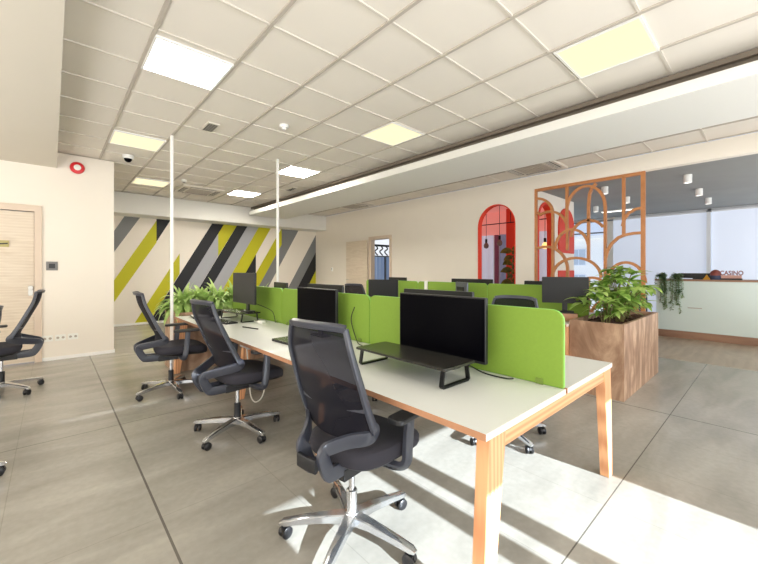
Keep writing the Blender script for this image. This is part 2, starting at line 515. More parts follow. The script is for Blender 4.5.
# right wall (x = 6.7): arch opening, doorway, header over the screen
aw = MB()
W2 = XR + 0.12
def rw(y0, y1, z0, z1): aw.box(XR, W2, y0, y1, z0, z1)
rw(7.72, 10.6, 0, CH); rw(6.93, 7.72, 2.2, CH); rw(4.25, 6.93, 0, CH)
rw(3.05, 3.41, 0, CH); rw(-3, 3.05, 2.87, CH)
YA, RA, ZS = 3.83, 0.42, 2.25
yl, yr = YA + RA, YA - RA
n = 20
for i in range(n):
    a0 = PI * i / n; a1 = PI * (i + 1) / n
    ya, za = YA + RA * math.cos(a0), ZS + 0.44 * math.sin(a0)
    yb, zb = YA + RA * math.cos(a1), ZS + 0.44 * math.sin(a1)
    aw.add([(XR, ya, za), (XR, yb, zb), (XR, yb, CH), (XR, ya, CH), (W2, ya, za), (W2, yb, zb), (W2, yb, CH), (W2, ya, CH)],
           [(0, 1, 2, 3), (4, 7, 6, 5), (0, 4, 5, 1), (3, 2, 6, 7)])
structure(aw.build('wall_right', M['wall']))

def arch_path(yc, r, rz, zs, z0, x, n=24):
    p = [(x, yc + r, z0), (x, yc + r, (z0 + zs) / 2)]
    for i in range(n + 1):
        a = PI * i / n
        p.append((x, yc + r * math.cos(a), zs + rz * math.sin(a)))
    p += [(x, yc - r, (z0 + zs) / 2), (x, yc - r, z0)]
    return p
ar = thing('arch_opening', 'red-lined round-topped arch opening in the plain cream wall', 'arch', (XR, YA, 0))
MB().sweep([(p[0] - XR, p[1] - YA, p[2]) for p in arch_path(YA, RA - 0.012, 0.428, ZS, 0.0, XR + 0.055)], 0.018, 0.125, side=(1, 0, 0), rnd=False).build('arch_lining', M['red'], ar)

# doorway in the right wall
d = MB()
d.prism([(7.70, 0), (7.80, 0), (7.80, 2.29), (6.87, 2.29), (6.87, 0), (6.95, 0), (6.95, 2.2), (7.70, 2.2)], 'x', XR - 0.02, W2 + 0.01)
structure(d.build('trim_2', M['frame_beige'], bevel=0.003))
dl = thing('door_2', 'pale open door leaf swung flat beside the narrow doorway', 'door', (XR - 0.03, 7.8, 0)); dl['kind'] = 'structure'
MB().box(-0.045, -0.005, 0.0, 0.98, 0.01, 2.2).build('door_leaf', M['oak'], dl, bevel=0.003)
hd = MB().tube([(-0.05, 0.9, 1.07), (-0.1, 0.9, 1.07), (-0.1, 0.79, 1.07)], 0.01).build('door_handle', M['steel'], dl, smooth=True)

# little room behind the doorway
structure(MB().box(6.82, 9.8, 8.9, 9.0, 0, 2.9).box(9.7, 9.8, 6.0, 8.9, 0, 1.0).box(9.7, 9.8, 6.0, 8.9, 2.6, 2.9).box(9.7, 9.8, 6.0, 6.9, 1.0, 2.6).box(6.82, 9.8, 5.95, 6.05, 0, 2.9).build('wall_side_room', M['wall']))
cb = MB()
for i in range(44):
    x = 7.2 + i * 0.04
    cb.box(x, x + 0.04, 8.80 + 0.012 * math.sin(i * 1.7), 8.81 + 0.012 * math.sin(i * 1.7), 0.5, 1.78)
tag(cb.build('sheer_curtain', M['bluewin']), 'pale blue sheer curtain seen through the narrow doorway', 'curtain')
structure(MB().box(7.2, 8.96, 8.86, 8.89, 0.9, 2.5).build('window_4', M['winglow']))
structure(MB().box(8.22, 8.27, 8.74, 8.79, 0.0, 1.8).box(7.2, 8.96, 8.74, 8.79, 1.78, 1.82).build('trim_7', M['winframed']))
rk = thing('coat_rack', 'black wall rack with curled hooks seen through the doorway', 'rack', (8.2, 8.7, 2.05))
MB().tube([(-0.6, 0, 0.1), (0.6, 0, 0.1)], 0.035).build('rail', M['blackm'], rk, smooth=True)
for i in range(5):
    x = -0.45 + i * 0.22
    MB().tube(cat([(x, 0, 0.1), (x + 0.04, -0.06, 0.0), (x - 0.05, -0.02, -0.1), (x + 0.05, -0.05, -0.22)], 5), 0.022, 6).build('hook', M['blackm'], rk, smooth=True)

# left door with frame
fr = MB()
fr.prism([(-0.19, 0), (-0.11, 0), (-0.11, 2.29), (-1.19, 2.29), (-1.19, 0), (-1.10, 0), (-1.10, 2.2), (-0.19, 2.2)], 'y', 7.245, 7.30)
structure(fr.build('trim_3', M['frame_beige'], bevel=0.004))
dr = thing('door_1', 'closed pale wood-grain door in the left wall', 'door', (-0.64, 7.28, 0)); dr['kind'] = 'structure'
MB().box(-0.448, 0.448, 0.0, 0.04, 0.01, 2.19).build('door_leaf', M['oak'], dr, bevel=0.003)
hh = MB().box(0.385, 0.435, -0.008, 0, 0.98, 1.12)
hh.lathe([(0.014, -0.05), (0.027, -0.05), (0.030, -0.035), (0.022, -0.02), (0.012, -0.012), (0.012, 0)], (0.41, 0, 1.09), 16, 'y')
hh.build('door_handle', M['steel'], dr, smooth=True)
sg = thing('door_sign', 'small olive sign with a dark mark on the pale door', 'sign', (-0.55, 7.262, 1.72))
MB().box(-0.12, 0.10, 0, 0.012, -0.045, 0.045).build('plate', M['olives'], sg, bevel=0.002)
MB().prism([(-0.10, 0.012), (0.03, 0.006), (0.09, 0.014), (0.09, -0.004), (0.02, -0.012), (-0.10, -0.004)], 'y', -0.003, 0).build('mark', M['bez'], sg)

# small things on the left wall
al = thing('fire_alarm_sounder', 'round red alarm sounder high on the left wall', 'alarm', (0.29, 7.27, 2.93))
MB().lathe([(0.09, 0), (0.09, -0.02), (0.08, -0.035), (0.055, -0.04)], seg=28, axis='y').build('housing', M['alarm'], al, smooth=True)
MB().lathe([(0.045, -0.039), (0.043, -0.05), (0.02, -0.056), (0.001, -0.057)], seg=20, axis='y').build('speaker_cap', M['paper'], al, smooth=True)
sw = thing('wall_switch', 'grey square wall switch beside the pale door', 'switch', (0.0, 7.27, 1.41))
MB().box(-0.065, 0.065, -0.012, 0, -0.065, 0.065).build('plate', M['switch'], sw, bevel=0.004)
MB().box(-0.035, 0.035, -0.018, -0.012, -0.035, 0.035).build('rocker', M['bez'], sw, bevel=0.003)
for i, nm in enumerate(('nearest the door', 'middle of the three', 'farthest from the door')):
    so = thing('wall_socket', 'white double wall socket low on the left wall, ' + nm, 'socket', (-0.05 + i * 0.145, 7.27, 0.33), group='wall sockets under the switch')
    MB().box(-0.06, 0.06, -0.012, 0, -0.045, 0.045).build('plate', M['paper'], so, bevel=0.003)
    MB().lathe([(0.018, -0.014), (0.018, -0.011)], (-0.03, 0, 0), 14, 'y').build('outlet', M['grille'], so)
    MB().lathe([(0.018, -0.014), (0.018, -0.011)], (0.03, 0, 0), 14, 'y').build('outlet', M['grille'], so)
ts = thing('thermostat', 'small white control box on the far cream wall near the mural', 'control', (6.7, 9.62, 1.37))
MB().box(-0.02, 0, -0.04, 0.04, -0.06, 0.06).build('housing', M['white'], ts, bevel=0.003)
MB().box(-0.023, -0.02, -0.02, 0.02, 0.0, 0.03).build('display', M['switch'], ts)

# ceiling fittings ---------------------------------------------------
def led(x, y, m, label, s=0.59):
    t = thing('ceiling_light', label, 'light', (x, y, CH), group='square ceiling light panels')
    h = s / 2
    f = MB().box(-h, h, -h, -h + 0.018, -0.008, 0.012).box(-h, h, h - 0.018, h, -0.008, 0.012)
    f.box(-h, -h + 0.018, -h + 0.018, h - 0.018, -0.008, 0.012).box(h - 0.018, h, -h + 0.018, h - 0.018, -0.008, 0.012)
    f.build('frame', M['white'], t)
    MB().box(-h + 0.018, h - 0.018, -h + 0.018, h - 0.018, -0.003, 0.011).build('diffuser', m, t)
led(0.87, 3.44, M['lightw'], 'bright white ceiling panel nearest the camera at upper left')
led(3.32, 0.92, M['lightc'], 'large cream ceiling panel at upper right near the dropped slab')
led(3.30, 3.37, M['lightc'], 'cream ceiling panel in the centre, next to the dropped slab')
led(3.29, 5.81, M['lightw3'], 'white ceiling panel beyond the right-hand white pole')
led(3.30, 8.30, M['lightw3'], 'farthest white ceiling panel beside the ceiling air unit')
led(0.87, 5.92, M['lightc'], 'cream ceiling panel beside the left white pole top')
led(1.48, 8.50, M['lightc'], 'cream ceiling panel in front of the mural, behind the dome camera')

def cassette(x, y, label, s=0.84, rz=0):
    t = thing('ceiling_air_unit', label, 'air conditioner', (x, y, CH), rz, group='square ceiling air conditioning units')
    h = s / 2
    MB().box(-h, h, -h, h, -0.03, 0.01).build('cover', M['grid'], t, bevel=0.01)
    g = MB().box(-h * .55, h * .55, -h * .55, h * .55, -0.036, -0.03)
    for i in range(9):
        y0 = -h * .5 + i * h * .125 * .98
        g.box(-h * .52, h * .52, y0, y0 + 0.012, -0.042, -0.036)
    g.build('intake_grille', M['grille'], t)
    for a in range(4):
        o = MB().box(h * .66, h * .88, -h * .6, h * .6, -0.034, -0.029)
        for i in range(4): o.box(h * (.68 + .05 * i), h * (.69 + .05 * i), -h * .58, h * .58, -0.04, -0.033, 1)
        o.build('louvre', [M['slot'], M['grid']], t, rot=(0, 0, a * PI / 2))
cassette(2.42, 8.62, 'ceiling air unit in front of the mural')
cassette(6.12, 2.80, 'ceiling air unit above the orange wood screen')
cassette(6.05, 7.75, 'ceiling air unit above the far doorway behind the slab')
t = thing('dome_camera', 'white and black dome security camera on the ceiling', 'camera', (0.87, 6.72, CH))
MB().lathe([(0.075, 0), (0.075, -0.035), (0.068, -0.055)], seg=24).build('housing', M['white'], t, smooth=True)
MB().lathe([(0.055, -0.052), (0.05, -0.075), (0.035, -0.095), (0.015, -0.105), (0.001, -0.107)], seg=20).build('lens_dome', M['scr'], t, smooth=True)
t = thing('smoke_detector', 'round white smoke detector on a ceiling tile', 'detector', (2.11, 4.06, CH + .01))
MB().lathe([(0.055, 0), (0.055, -0.02), (0.045, -0.035)], seg=24).build('base', M['white'], t, smooth=True)
MB().lathe([(0.028, -0.034), (0.025, -0.055), (0.001, -0.057)], seg=18).build('sensor', M['white'], t, smooth=True)
def vent(x, y, sx, sy, label):
    t = thing('ceiling_vent', label, 'vent', (x, y, CH + 0.01))
    MB().box(-sx / 2, sx / 2, -sy / 2, sy / 2, -0.02, 0).build('frame', M['grid'], t, bevel=0.003)
    g = MB()
    for i in range(4):
        xx = -sx * .36 + i * sx * .2
        g.box(xx, xx + sx * .1, -sy * .42, sy * .42, -0.024, -0.019)
    g.build('slats', M['slot'], t)
vent(1.45, 4.70, 0.14, 0.30, 'small slotted ceiling vent between the poles and the near light panel')
vent(3.87, 7.1, 0.12, 0.34, 'small dark ceiling vent beside the edge of the slab')
t = thing('wall_detector', 'tiny white sensor on the ceiling beside the far air unit', 'detector', (1.93, 7.85, CH + .01))
MB().lathe([(0.05, 0), (0.05, -0.03), (0.03, -0.045)], seg=18).build('base', M['white'], t, smooth=True)
MB().box(-0.02, 0.02, -0.02, 0.02, -0.055, -0.04).build('sensor', M['switch'], t)

# ================================================================== LOUNGE (x > 6.7)
structure(MB().box(6.82, 12.5, -3, 10.8, 2.9, 3.0).build('ceiling_lounge', M['lounge_ceil']))
# perpendicular wall at y = 3.1 with an open arch and a filled arch
pw = MB()
def ph(x0, x1, z0, z1): pw.box(x0, x1, 3.10, 3.20, z0, z1)
AX, AR, AZ, AH = 7.34, 0.37, 2.30, 0.40
ph(6.82, AX - AR, 0, 2.9); ph(AX + AR, 8.84, 0, 2.9)
for i in range(n):
    a0 = PI * i / n; a1 = PI * (i + 1) / n
    xa, za = AX + AR * math.cos(a0), AZ + AH * math.sin(a0)
    xb, zb = AX + AR * math.cos(a1), AZ + AH * math.sin(a1)
    pw.add([(xa, 3.1, za), (xb, 3.1, zb), (xb, 3.1, 2.9), (xa, 3.1, 2.9), (xa, 3.2, za), (xb, 3.2, zb), (xb, 3.2, 2.9), (xa, 3.2, 2.9)],
           [(0, 1, 2, 3), (4, 7, 6, 5), (0, 4, 5, 1), (3, 2, 6, 7)])
structure(pw.build('wall_partition', M['wall']))
ar = thing('arch_opening', 'red-lined arch opening in the wall behind the wood screen', 'arch', (AX, 3.15, 0))
pts = [(AX + AR - 0.012, 0, 0)] + [(AX + (AR - .012) * math.cos(PI * i / 24), 0, AZ + (AH - .012) * math.sin(PI * i / 24)) for i in range(25)] + [(AX - AR + 0.012, 0, 0)]
MB().sweep([(p[0] - AX, p[1], p[2]) for p in pts], 0.045, 0.14, side=(0, 1, 0), rnd=False).build('arch_lining', M['red'], ar)
rp = thing('coral_panel', 'flat round-topped coral panel behind the wood screen', 'panel', (8.36, 3.1, 0))
pp = [(-0.42, 1.72)] + [(0.42 * math.cos(PI - PI * i / 16), 2.28 + 0.42 * math.sin(PI - PI * i / 16)) for i in range(17)] + [(0.42, 1.72)]
MB().prism(pp, 'y', -0.03, 0).build('upper_panel', M['red2'], rp)
MB().box(-0.42, 0.42, -0.03, 0, 0.0, 1.34).build('lower_panel', M['red2'], rp)

# room behind the arches
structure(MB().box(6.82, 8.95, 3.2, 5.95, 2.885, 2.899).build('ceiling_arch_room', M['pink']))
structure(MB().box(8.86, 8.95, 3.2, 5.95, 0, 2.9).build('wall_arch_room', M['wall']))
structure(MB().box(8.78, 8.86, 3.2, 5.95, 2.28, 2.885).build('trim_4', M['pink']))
def curtain(y0, y1, m, lab, x=8.72, z1=2.28):
    N = max(8, int((y1 - y0) / 0.025)); vs = []; fs = []
    for i in range(N + 1):
        y = y0 + (y1 - y0) * i / N; xx = x + 0.035 * math.sin(i * 0.9)
        vs += [(xx, y, 0.02), (xx, y, z1)]
        if i: fs.append((2 * i - 2, 2 * i, 2 * i + 1, 2 * i - 1))
    o = MB().add(vs, fs).build('curtain', m, smooth=True)
    return tag(o, lab, 'curtain')
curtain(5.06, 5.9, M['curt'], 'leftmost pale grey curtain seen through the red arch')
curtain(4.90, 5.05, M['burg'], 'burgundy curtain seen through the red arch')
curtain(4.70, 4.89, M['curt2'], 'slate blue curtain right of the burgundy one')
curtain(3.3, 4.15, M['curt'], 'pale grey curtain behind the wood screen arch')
structure(MB().box(8.45, 8.66, 4.2, 4.55, 0, 2.884).build('wall_red_pier', M['red']))
rod = MB()
rod.tube([(8.2, 3.25, 2.5), (8.2, 5.9, 2.5)], 0.012, 6).tube([(8.2, 4.3, 2.5), (8.2, 4.3, 2.88)], 0.008, 6).tube([(8.2, 5.3, 2.5), (8.2, 5.3, 2.88)], 0.008, 6)
tag(rod.build('hanging_rail', M['blackm'], smooth=True), 'thin black ceiling rail inside the room beyond the arch', 'rail')
def pendant(x, y, z, lab, m):
    t = thing('pendant_bulb', lab, 'lamp', (x, y, z))
    MB().tube([(0, 0, 0.16), (0, 0, 2.885 - z)], 0.006, 6).build('cord', M['blackm'], t)
    MB().lathe([(0.02, 0.17), (0.028, 0.16), (0.028, 0.08), (0.02, 0.07)], seg=14).build('socket', M['blackm'], t, smooth=True)
    MB().lathe([(0.018, 0.08), (0.05, 0.04), (0.065, -0.01), (0.05, -0.06), (0.001, -0.08)], seg=16).build('bulb', m, t, smooth=True)
pendant(8.3, 5.02, 1.98, 'smoky pendant bulb on the left inside the red arch', M['bulbglass'])
pendant(7.9, 4.42, 2.0, 'smoky pendant bulb in the centre of the red arch', M['bulbglass'])
pendant(8.2, 3.48, 1.90, 'glowing amber pendant bulb behind the wood screen arch', M['amber'])

# window wall (x = 12.3)
wf = MB()
def wv(y, w=0.06): wf.box(12.28, 12.36, y - w / 2, y + w / 2, 0, 2.9)
for y in (-1.9, -0.4, 1.12, 3.3, 4.9, 6.4): wv(y, 0.07 if y < 3 else 0.07)
wf.box(12.28, 12.36, -3, 8, 2.83, 2.9).box(12.28, 12.36, -3, 8, 0, 0.08)
structure(wf.build('window_frame', M['winframe']))
structure(MB().box(12.2, 12.26, -3, 8, 2.8, 2.835).box(12.27, 12.30, 3.3, 8, 2.46, 2.5).build('trim_5', M['winframed']))
structure(MB().box(12.13, 12.19, 1.08, 1.16, 0, 2.8).box(12.13, 12.19, -0.44, -0.36, 0, 2.8).build('trim_6', M['winframe']))
structure(MB().box(12.24, 12.4, 3.18, 3.42, 0, 2.9).build('wall_window_pier', M['wall']))
structure(MB().box(12.31, 12.32, -3, 8, 0.05, 2.88).build('window_1', M['glass']))
bl = MB()
for i, (y0, y1, lb) in enumerate(((1.17, 3.2, 'pale roller blind behind the reception plants, left of the mullion'), (-0.36, 1.07, 'pale roller blind right of the mullion, behind the reception sign'), (-1.86, -0.44, 'pale roller blind at the far right, past the edge of the reception'))):
    t = thing('roller_blind', lb, 'blind', (12.2, (y0 + y1) / 2, 0), group='pale roller blinds')
    h = (y1 - y0) / 2
    MB().box(0, 0.004, -h, h, 0.1, 2.8).build('fabric', M['blind'], t)
    MB().box(-0.02, 0.02, -h, h, 2.8, 2.84).build('headrail', M['winframe'], t)
structure(MB().box(6.8, 12.5, -3.1, -3, 0, 2.9).build('wall_lounge_south', M['wall']))
# spotlights
def spot(x, y, lb):
    t = thing('ceiling_spotlight', lb, 'spotlight', (x, y, 2.9), group='white cylinder spotlights on the grey ceiling')
    MB().lathe([(0.055, 0), (0.055, -0.13), (0.045, -0.13), (0.045, -0.11)], seg=20).build('cylinder', M['white'], t, smooth=True)
    MB().lathe([(0.044, -0.112), (0.044, -0.118)], seg=18).build('lens', M['lightw2'], t)
spot(7.67, 0.96, 'white cylinder spotlight nearest, right of the wood screen')
spot(9.15, 0.98, 'white cylinder spotlight, middle of the diagonal three')
spot(10.46, 0.97, 'white cylinder spotlight, farthest of the diagonal three')
spot(7.64, 2.14, 'white spotlight seen high through the wood screen')
spot(9.04, 2.12, 'white spotlight seen through the right bay of the wood screen')
spot(9.84, 2.95, 'white spotlight near the coral panel')
ll = thing('linear_light', 'long bright ceiling strip light seen through the wood screen', 'light', (10.8, 2.75, 2.9))
MB().box(-0.06, 0.06, -0.35, 0.35, -0.03, 0).build('housing', M['white'], ll)
MB().box(-0.05, 0.05, -0.34, 0.34, -0.034, -0.03).build('diffuser', M['lightw2'], ll)

# outdoors: facade and paving
structure(MB().box(12.6, 60, -30, 60, -3.2, -3.0).build('ground', M['ground']))
b = thing('building', 'white apartment building outside the clear window', 'building', (34, 12, -3))
MB().box(0, 8, -14, 9, 0, 7.0).build('wall', M['bldg'], b)
MB().box(-0.3, 8.3, -14.3, 9.3, 7.0, 7.25).build('roof', M['bldg'], b)
for r_ in range(3):
    for c_ in range(9):
        y = -13 + c_ * 2.4; z = 0.4 + r_ * 2.2
        f = MB().box(-0.06, 0.02, y - 0.06, y + 1.06, z - 0.06, z + 1.36).build('window', M['winframe'], b)
        MB().box(-0.08, -0.05, y, y + 0.48, z, z + 1.3).box(-0.08, -0.05, y + 0.54, y + 1.0, z, z + 1.3).build('pane', M['bwin'], f)

# ------------------------------------------------------------------ wood screen
sc_ = thing('wood_screen', 'orange wood screen of overlapping arches between office and lounge', 'screen', (XR + 0.05, 0, 0))
DW = 0.042
def band(pts, nm='arch_bar', w=DW, dx=0.0):
    MB().sweep([(dx, p[0], p[1]) for p in pts], w, 0.05, side=(1, 0, 0), rnd=False).build(nm, M['orange'], sc_)
band([(3.035, 0.0), (3.035, 2.87)], 'side_post', 0.05); band([(1.37, 0.0), (1.37, 2.87)], 'side_post', 0.055)
band([(3.01, 2.845), (1.398, 2.845)], 'top_rail', 0.05); band([(3.01, 0.03), (1.398, 0.03)], 'bottom_rail', 0.05)
def earc(yc, ry, zc, rz, a0, a1, n=16):
    return [(yc + ry * math.cos(R(a0 + (a1 - a0) * i / n)), zc + rz * math.sin(R(a0 + (a1 - a0) * i / n))) for i in range(n + 1)]
C1, C2, C3, C4, C5 = 2.72, 2.48, 2.135, 1.885, 1.625
d1 = 0.004
band(earc(3.035, 3.035 - C1, 2.37, 0.32, 90, 180) + [(C1, 2.1), (C1, 1.2), (C1, 0.05)], dx=-d1)
band(earc(2.80, 0.33, 2.06, 0.36, 60, 180) + [(C2 - .005, 1.7)], dx=d1)
band([(3.03, 2.41), (2.96, 2.42)], dx=d1)
band([(C2, 2.83), (C2, 2.4), (C2, 2.05)], 'upright')
band(earc((C2 + C4) / 2, (C2 - C4) / 2, 2.40, 0.38, 0, 180), dx=-d1)
band([(C4, 2.40), (C4, 1.2), (C4, 0.05)], 'upright', dx=d1)
band([(2.02, 2.80), (2.08, 2.74), (2.12, 2.63), (C3, 2.45), (C3, 2.0), (C3, 1.53)], dx=d1)
band(earc(2.405, 0.275, 1.72, 0.34, 0, 172), dx=-d1)
band(earc(2.145, 0.262, 1.93, 0.265, 0, 150), dx=d1)
band(earc(2.87, 2.87 - C2 + .01, 1.35, 0.43, 65, 180) + [(C2, 1.0), (C2, 0.05)], dx=d1)
band([(3.03, 1.75), (2.90, 1.78), (2.8, 1.775)], dx=-d1)
band(earc((C1 + 1.95) / 2, (C1 - 1.95) / 2 + .01, 1.22, 0.34, 0, 180), dx=-2 * d1)
band(earc(2.08, 0.25, 0.98, 0.24, 0, 160), dx=d1)
band([(C5, 2.83), (C5, 2.4), (C5, 1.92)], 'upright')
band([(1.64, 2.05), (1.62, 2.16), (1.56, 2.25), (1.47, 2.30), (1.38, 2.31)], dx=d1)
band([(C4, 1.52), (1.85, 1.67), (1.79, 1.78), (1.70, 1.87), (1.60, 1.91), (1.49, 1.925), (1.38, 1.925)], dx=-d1)
band(earc(1.60, 0.255, 1.15, 0.32, 20, 180), dx=d1)
band([(C3, 1.2), (C3, 0.05)], 'upright')
band(earc(2.6, 0.38, 0.6, 0.4, 0, 180), dx=d1)
band(earc(1.75, 0.36, 0.5, 0.4, 0, 180), dx=-d1)

# ------------------------------------------------------------------ reception desk
rd = thing('reception_desk', 'long reception counter with glossy pale mint front and wood plinth', 'reception desk', (9.26, 0, 0))
MB().box(0, 0.7, -2.9, 1.66, 0.14, 1.13).build('front_panel', M['mint'], rd, bevel=0.004)
MB().box(-0.02, 0.72, -2.9, 1.68, 1.13, 1.165).build('countertop', M['counter'], rd, bevel=0.003)
MB().box(-0.03, 0.7, -2.9, 1.62, 0.0, 0.14).build('plinth', M['counter'], rd)
MB().box(-0.006, 0, 0.95, 1.16, 0.60, 0.615).build('handle_slot', M['steel'], rd)
def lv(mb, base, dr, L, W, droop, up=Vector((0, 0, 1)), seg=5, fold=0.15):
    p = Vector(base); dvec = Vector(dr).normalized(); st = L / seg; vs = []; fs = []
    for i in range(seg + 1):
        sd = dvec.cross(up)
        if sd.length < 0.05: sd = Vector((1, 0, 0))
        sd.normalize(); nrm = sd.cross(dvec)
        w = W * math.sin(PI * min(0.98, (i / seg) ** 0.8 * 0.94 + 0.05)) / 2
        vs += [p - sd * w + nrm * w * fold, p, p + sd * w + nrm * w * fold]
        if i:
            o = 3 * i
            fs += [(o - 3, o - 2, o + 1, o), (o - 2, o - 1, o + 2, o + 1)]
        p = p + dvec * st
        dvec = (dvec + Vector((0, 0, -droop / seg))).normalized()
    mb.add(vs, fs)
for yy, ll_, nm in ((1.57, 0.72, 'trailing vine at the left end of the reception counter'), (1.33, 0.80, 'second trailing vine along the reception counter')):
    t = thing('trailing_plant', nm, 'plant', (9.33, yy, 1.165))
    MB().lathe([(0.05, 0.0), (0.075, 0.08), (0.07, 0.085), (0.05, 0.06)], seg=16).build('pot', M['bez'], t, smooth=True)
    f = MB(); s_ = MB()
    for v in range(9):
        oy = random.uniform(-0.09, 0.09); ln = ll_ * random.uniform(0.35, 1)
        pth = cat([(0, oy * .3, 0.08), (-0.08, oy * .8, 0.09), (-0.125, oy, 0.0), (-0.12, oy * 1.1, -ln * .5), (-0.115, oy + random.uniform(-.04, .04), -ln * .85)], 7)
        s_.tube(pth, 0.003, 4)
        for p in pth:
            for q in range(3):
                a = random.uniform(0, 2 * PI)
                lv(f, p, (-abs(math.cos(a)) * .7, math.sin(a), random.uniform(-.6, .3)), 0.045, 0.03, 0.6, seg=3)
    for q in range(60):
        a = random.uniform(0, 2 * PI)
        lv(f, (0, 0, 0.08), (math.cos(a), math.sin(a), random.uniform(0, 1.0)), random.uniform(.06, .13), 0.035, 0.8, seg=3)
    s_.build('stems', M['stem'], t); f.build('foliage', M['vine'], t)
km = thing('desk_monitor', 'low black monitor edge on the reception counter', 'monitor', (9.62, 1.02, 1.165))
MB().box(-0.02, 0.02, -0.3, 0.3, 0.02, 0.12).build('housing', M['bez'], km, bevel=0.004)
MB().box(-0.08, 0.08, -0.1, 0.1, 0, 0.02).build('base', M['bez'], km)
pyr = MB().add([(-0.05, -0.055, 0), (0.05, -0.055, 0), (0.05, 0.055, 0), (-0.05, 0.055, 0), (0, 0, 0.10)], [(0, 3, 2, 1), (0, 1, 4), (1, 2, 4), (2, 3, 4), (3, 0, 4)]).build('pyramid_ornament', M['gold'], loc=(9.35, 0.89, 1.165))
tag(pyr, 'small gold pyramid ornament on the reception counter', 'ornament')
dm = thing('bell_lamp', 'small brown dome standing beside the lettered sign', 'ornament', (9.42, 0.77, 1.165))
MB().lathe([(0.09, 0), (0.09, 0.06), (0.085, 0.08)], seg=20).build('base', M['blue'], dm, smooth=True)
MB().lathe([(0.085, 0.08), (0.08, 0.13), (0.055, 0.17), (0.02, 0.19), (0.001, 0.192)], seg=20).build('dome', M['brown'], dm, smooth=True)
sg = thing('counter_sign', 'freestanding reddish brown CASINO lettering sign on the reception counter', 'sign', (9.38, 0.55, 1.165))
MB().box(-0.03, 0.03, -0.145, 0.145, 0, 0.028).build('base', M['bez'], sg)
MB().box(0.0, 0.008, -0.135, 0.145, 0.028, 0.085).build('lower_plate', M['signpink'], sg)
cu = bpy.data.curves.new('letters', 'FONT'); cu.body = 'CASINO'; cu.size = 0.115; cu.extrude = 0.006; cu.offset = 0.003
cu.align_x = 'CENTER'
to = bpy.data.objects.new('letters_tmp', cu); COL.objects.link(to)
bpy.context.view_layer.update()
me = bpy.data.meshes.new_from_object(to.evaluated_get(bpy.context.evaluated_depsgraph_get()))
bpy.data.objects.remove(to)
me.materials.clear(); me.materials.append(M['brown'])
lt = bpy.data.objects.new('lettering', me); COL.objects.link(lt); lt.parent = sg
lt.rotation_euler = (PI / 2, 0, -PI / 2); lt.location = (-0.005, 0, 0.09); lt.scale = (0.75, 1, 1)

# lounge chair left of the reception
lc = thing('lounge_chair', 'dark navy low chair between screen and reception counter', 'chair', (8.75, 1.95, 0), R(200))
MB().box(-0.28, 0.28, -0.28, 0.28, 0.34, 0.46).build('seat', M['blue'], lc, bevel=0.04)
MB().prism(rrect(-0.28, 0.28, 0.46, 0.86, 0.08, 0.08), 'x', -0.30, -0.22).build('backrest', M['blue'], lc, bevel=0.02)
for sx in (-.23, .23):
    for sy in (-.23, .23):
        MB().tube([(sx, sy, 0.35), (sx * 1.1, sy * 1.1, 0.0)], 0.014, 8).build('leg', M['chrome'], lc)

# ================================================================== DESKS
def bench_desk(name, label, x0, x1, ys, lean=0.1):
    t = thing(name, label, 'desk', ((x0 + x1) / 2, ys[0], 0))
    hw = (x1 - x0) / 2; L0 = ys[0]
    for a, bb in zip(ys[:-1], ys[1:]):
        for s_ in (-1, 1):
            m = MB().box(min(s_ * hw, s_ * 0.012), max(s_ * hw, s_ * 0.012), a - L0 + 0.0008, bb - L0 - 0.0008, 0.712, 0.74, 0, side=1, ends=2)
            m.build('desktop', [M['top'], M['edge'], M['edgelight']], t)
    Y0, Y1 = 0.03, ys[-1] - L0 - 0.03
    for yy in (Y0, Y1):
        MB().box(-hw + 0.05, hw - 0.05, yy - 0.022, yy + 0.022, 0.645, 0.711).build('cross_rail', M['beechx'], t, bevel=0.003)
        for s_ in (-1, 1):
            top = s_ * (hw - 0.09); ft = s_ * (hw - 0.015)
            m = MB()
            zs = (0.71, 0.0); ws = (0.062, 0.036)
            vs = []
            for z, w, xx in ((0.71, 0.064, top), (0.0, 0.036, ft)):
                vs += [(xx - w, yy - 0.028, z), (xx + w, yy - 0.028, z), (xx + w, yy + 0.028, z), (xx - w, yy + 0.028, z)]
            m.add(vs, [(0, 1, 2, 3), (4, 7, 6, 5), (0, 4, 5, 1), (1, 5, 6, 2), (2, 6, 7, 3), (3, 7, 4, 0)])
            m.build('leg', M['beech'], t, bevel=0.004)
    for yy in [y - L0 for y in ys[1:-1]]:
        MB().box(-hw + 0.25, hw - 0.25, yy - 0.02, yy + 0.02, 0.65, 0.711).build('cross_rail', M['beechx'], t, bevel=0.003)
        for s_ in (-1, 1):
            vs = []
            for z, w, xx in ((0.71, 0.05, s_ * (hw - 0.36)), (0.0, 0.033, s_ * (hw - 0.27))):
                vs += [(xx - w, yy - 0.025, z), (xx + w, yy - 0.025, z), (xx + w, yy + 0.025, z), (xx - w, yy + 0.025, z)]
            MB().add(vs, [(0, 1, 2, 3), (4, 7, 6, 5), (0, 4, 5, 1), (1, 5, 6, 2), (2, 6, 7, 3), (3, 7, 4, 0)]).build('leg', M['beech'], t, bevel=0.004)
    for s_ in (-0.3, 0.3):
        MB().box(s_ - 0.02, s_ + 0.02, Y0 + 0.02, Y1 - 0.02, 0.66, 0.711).build('long_rail', M['white'], t)
    return t
YS1 = [0.72, 2.243, 3.766, 5.29]
YS2 = [1.57, 3.0, 4.43, 5.9]
bench_desk('bench_desk', 'nearest long white-topped bench desk with orange wood legs', 1.19, 2.725, YS1)
bench_desk('bench_desk', 'second bench desk behind, starting at the right-hand planter', 4.26, 5.74, YS2)

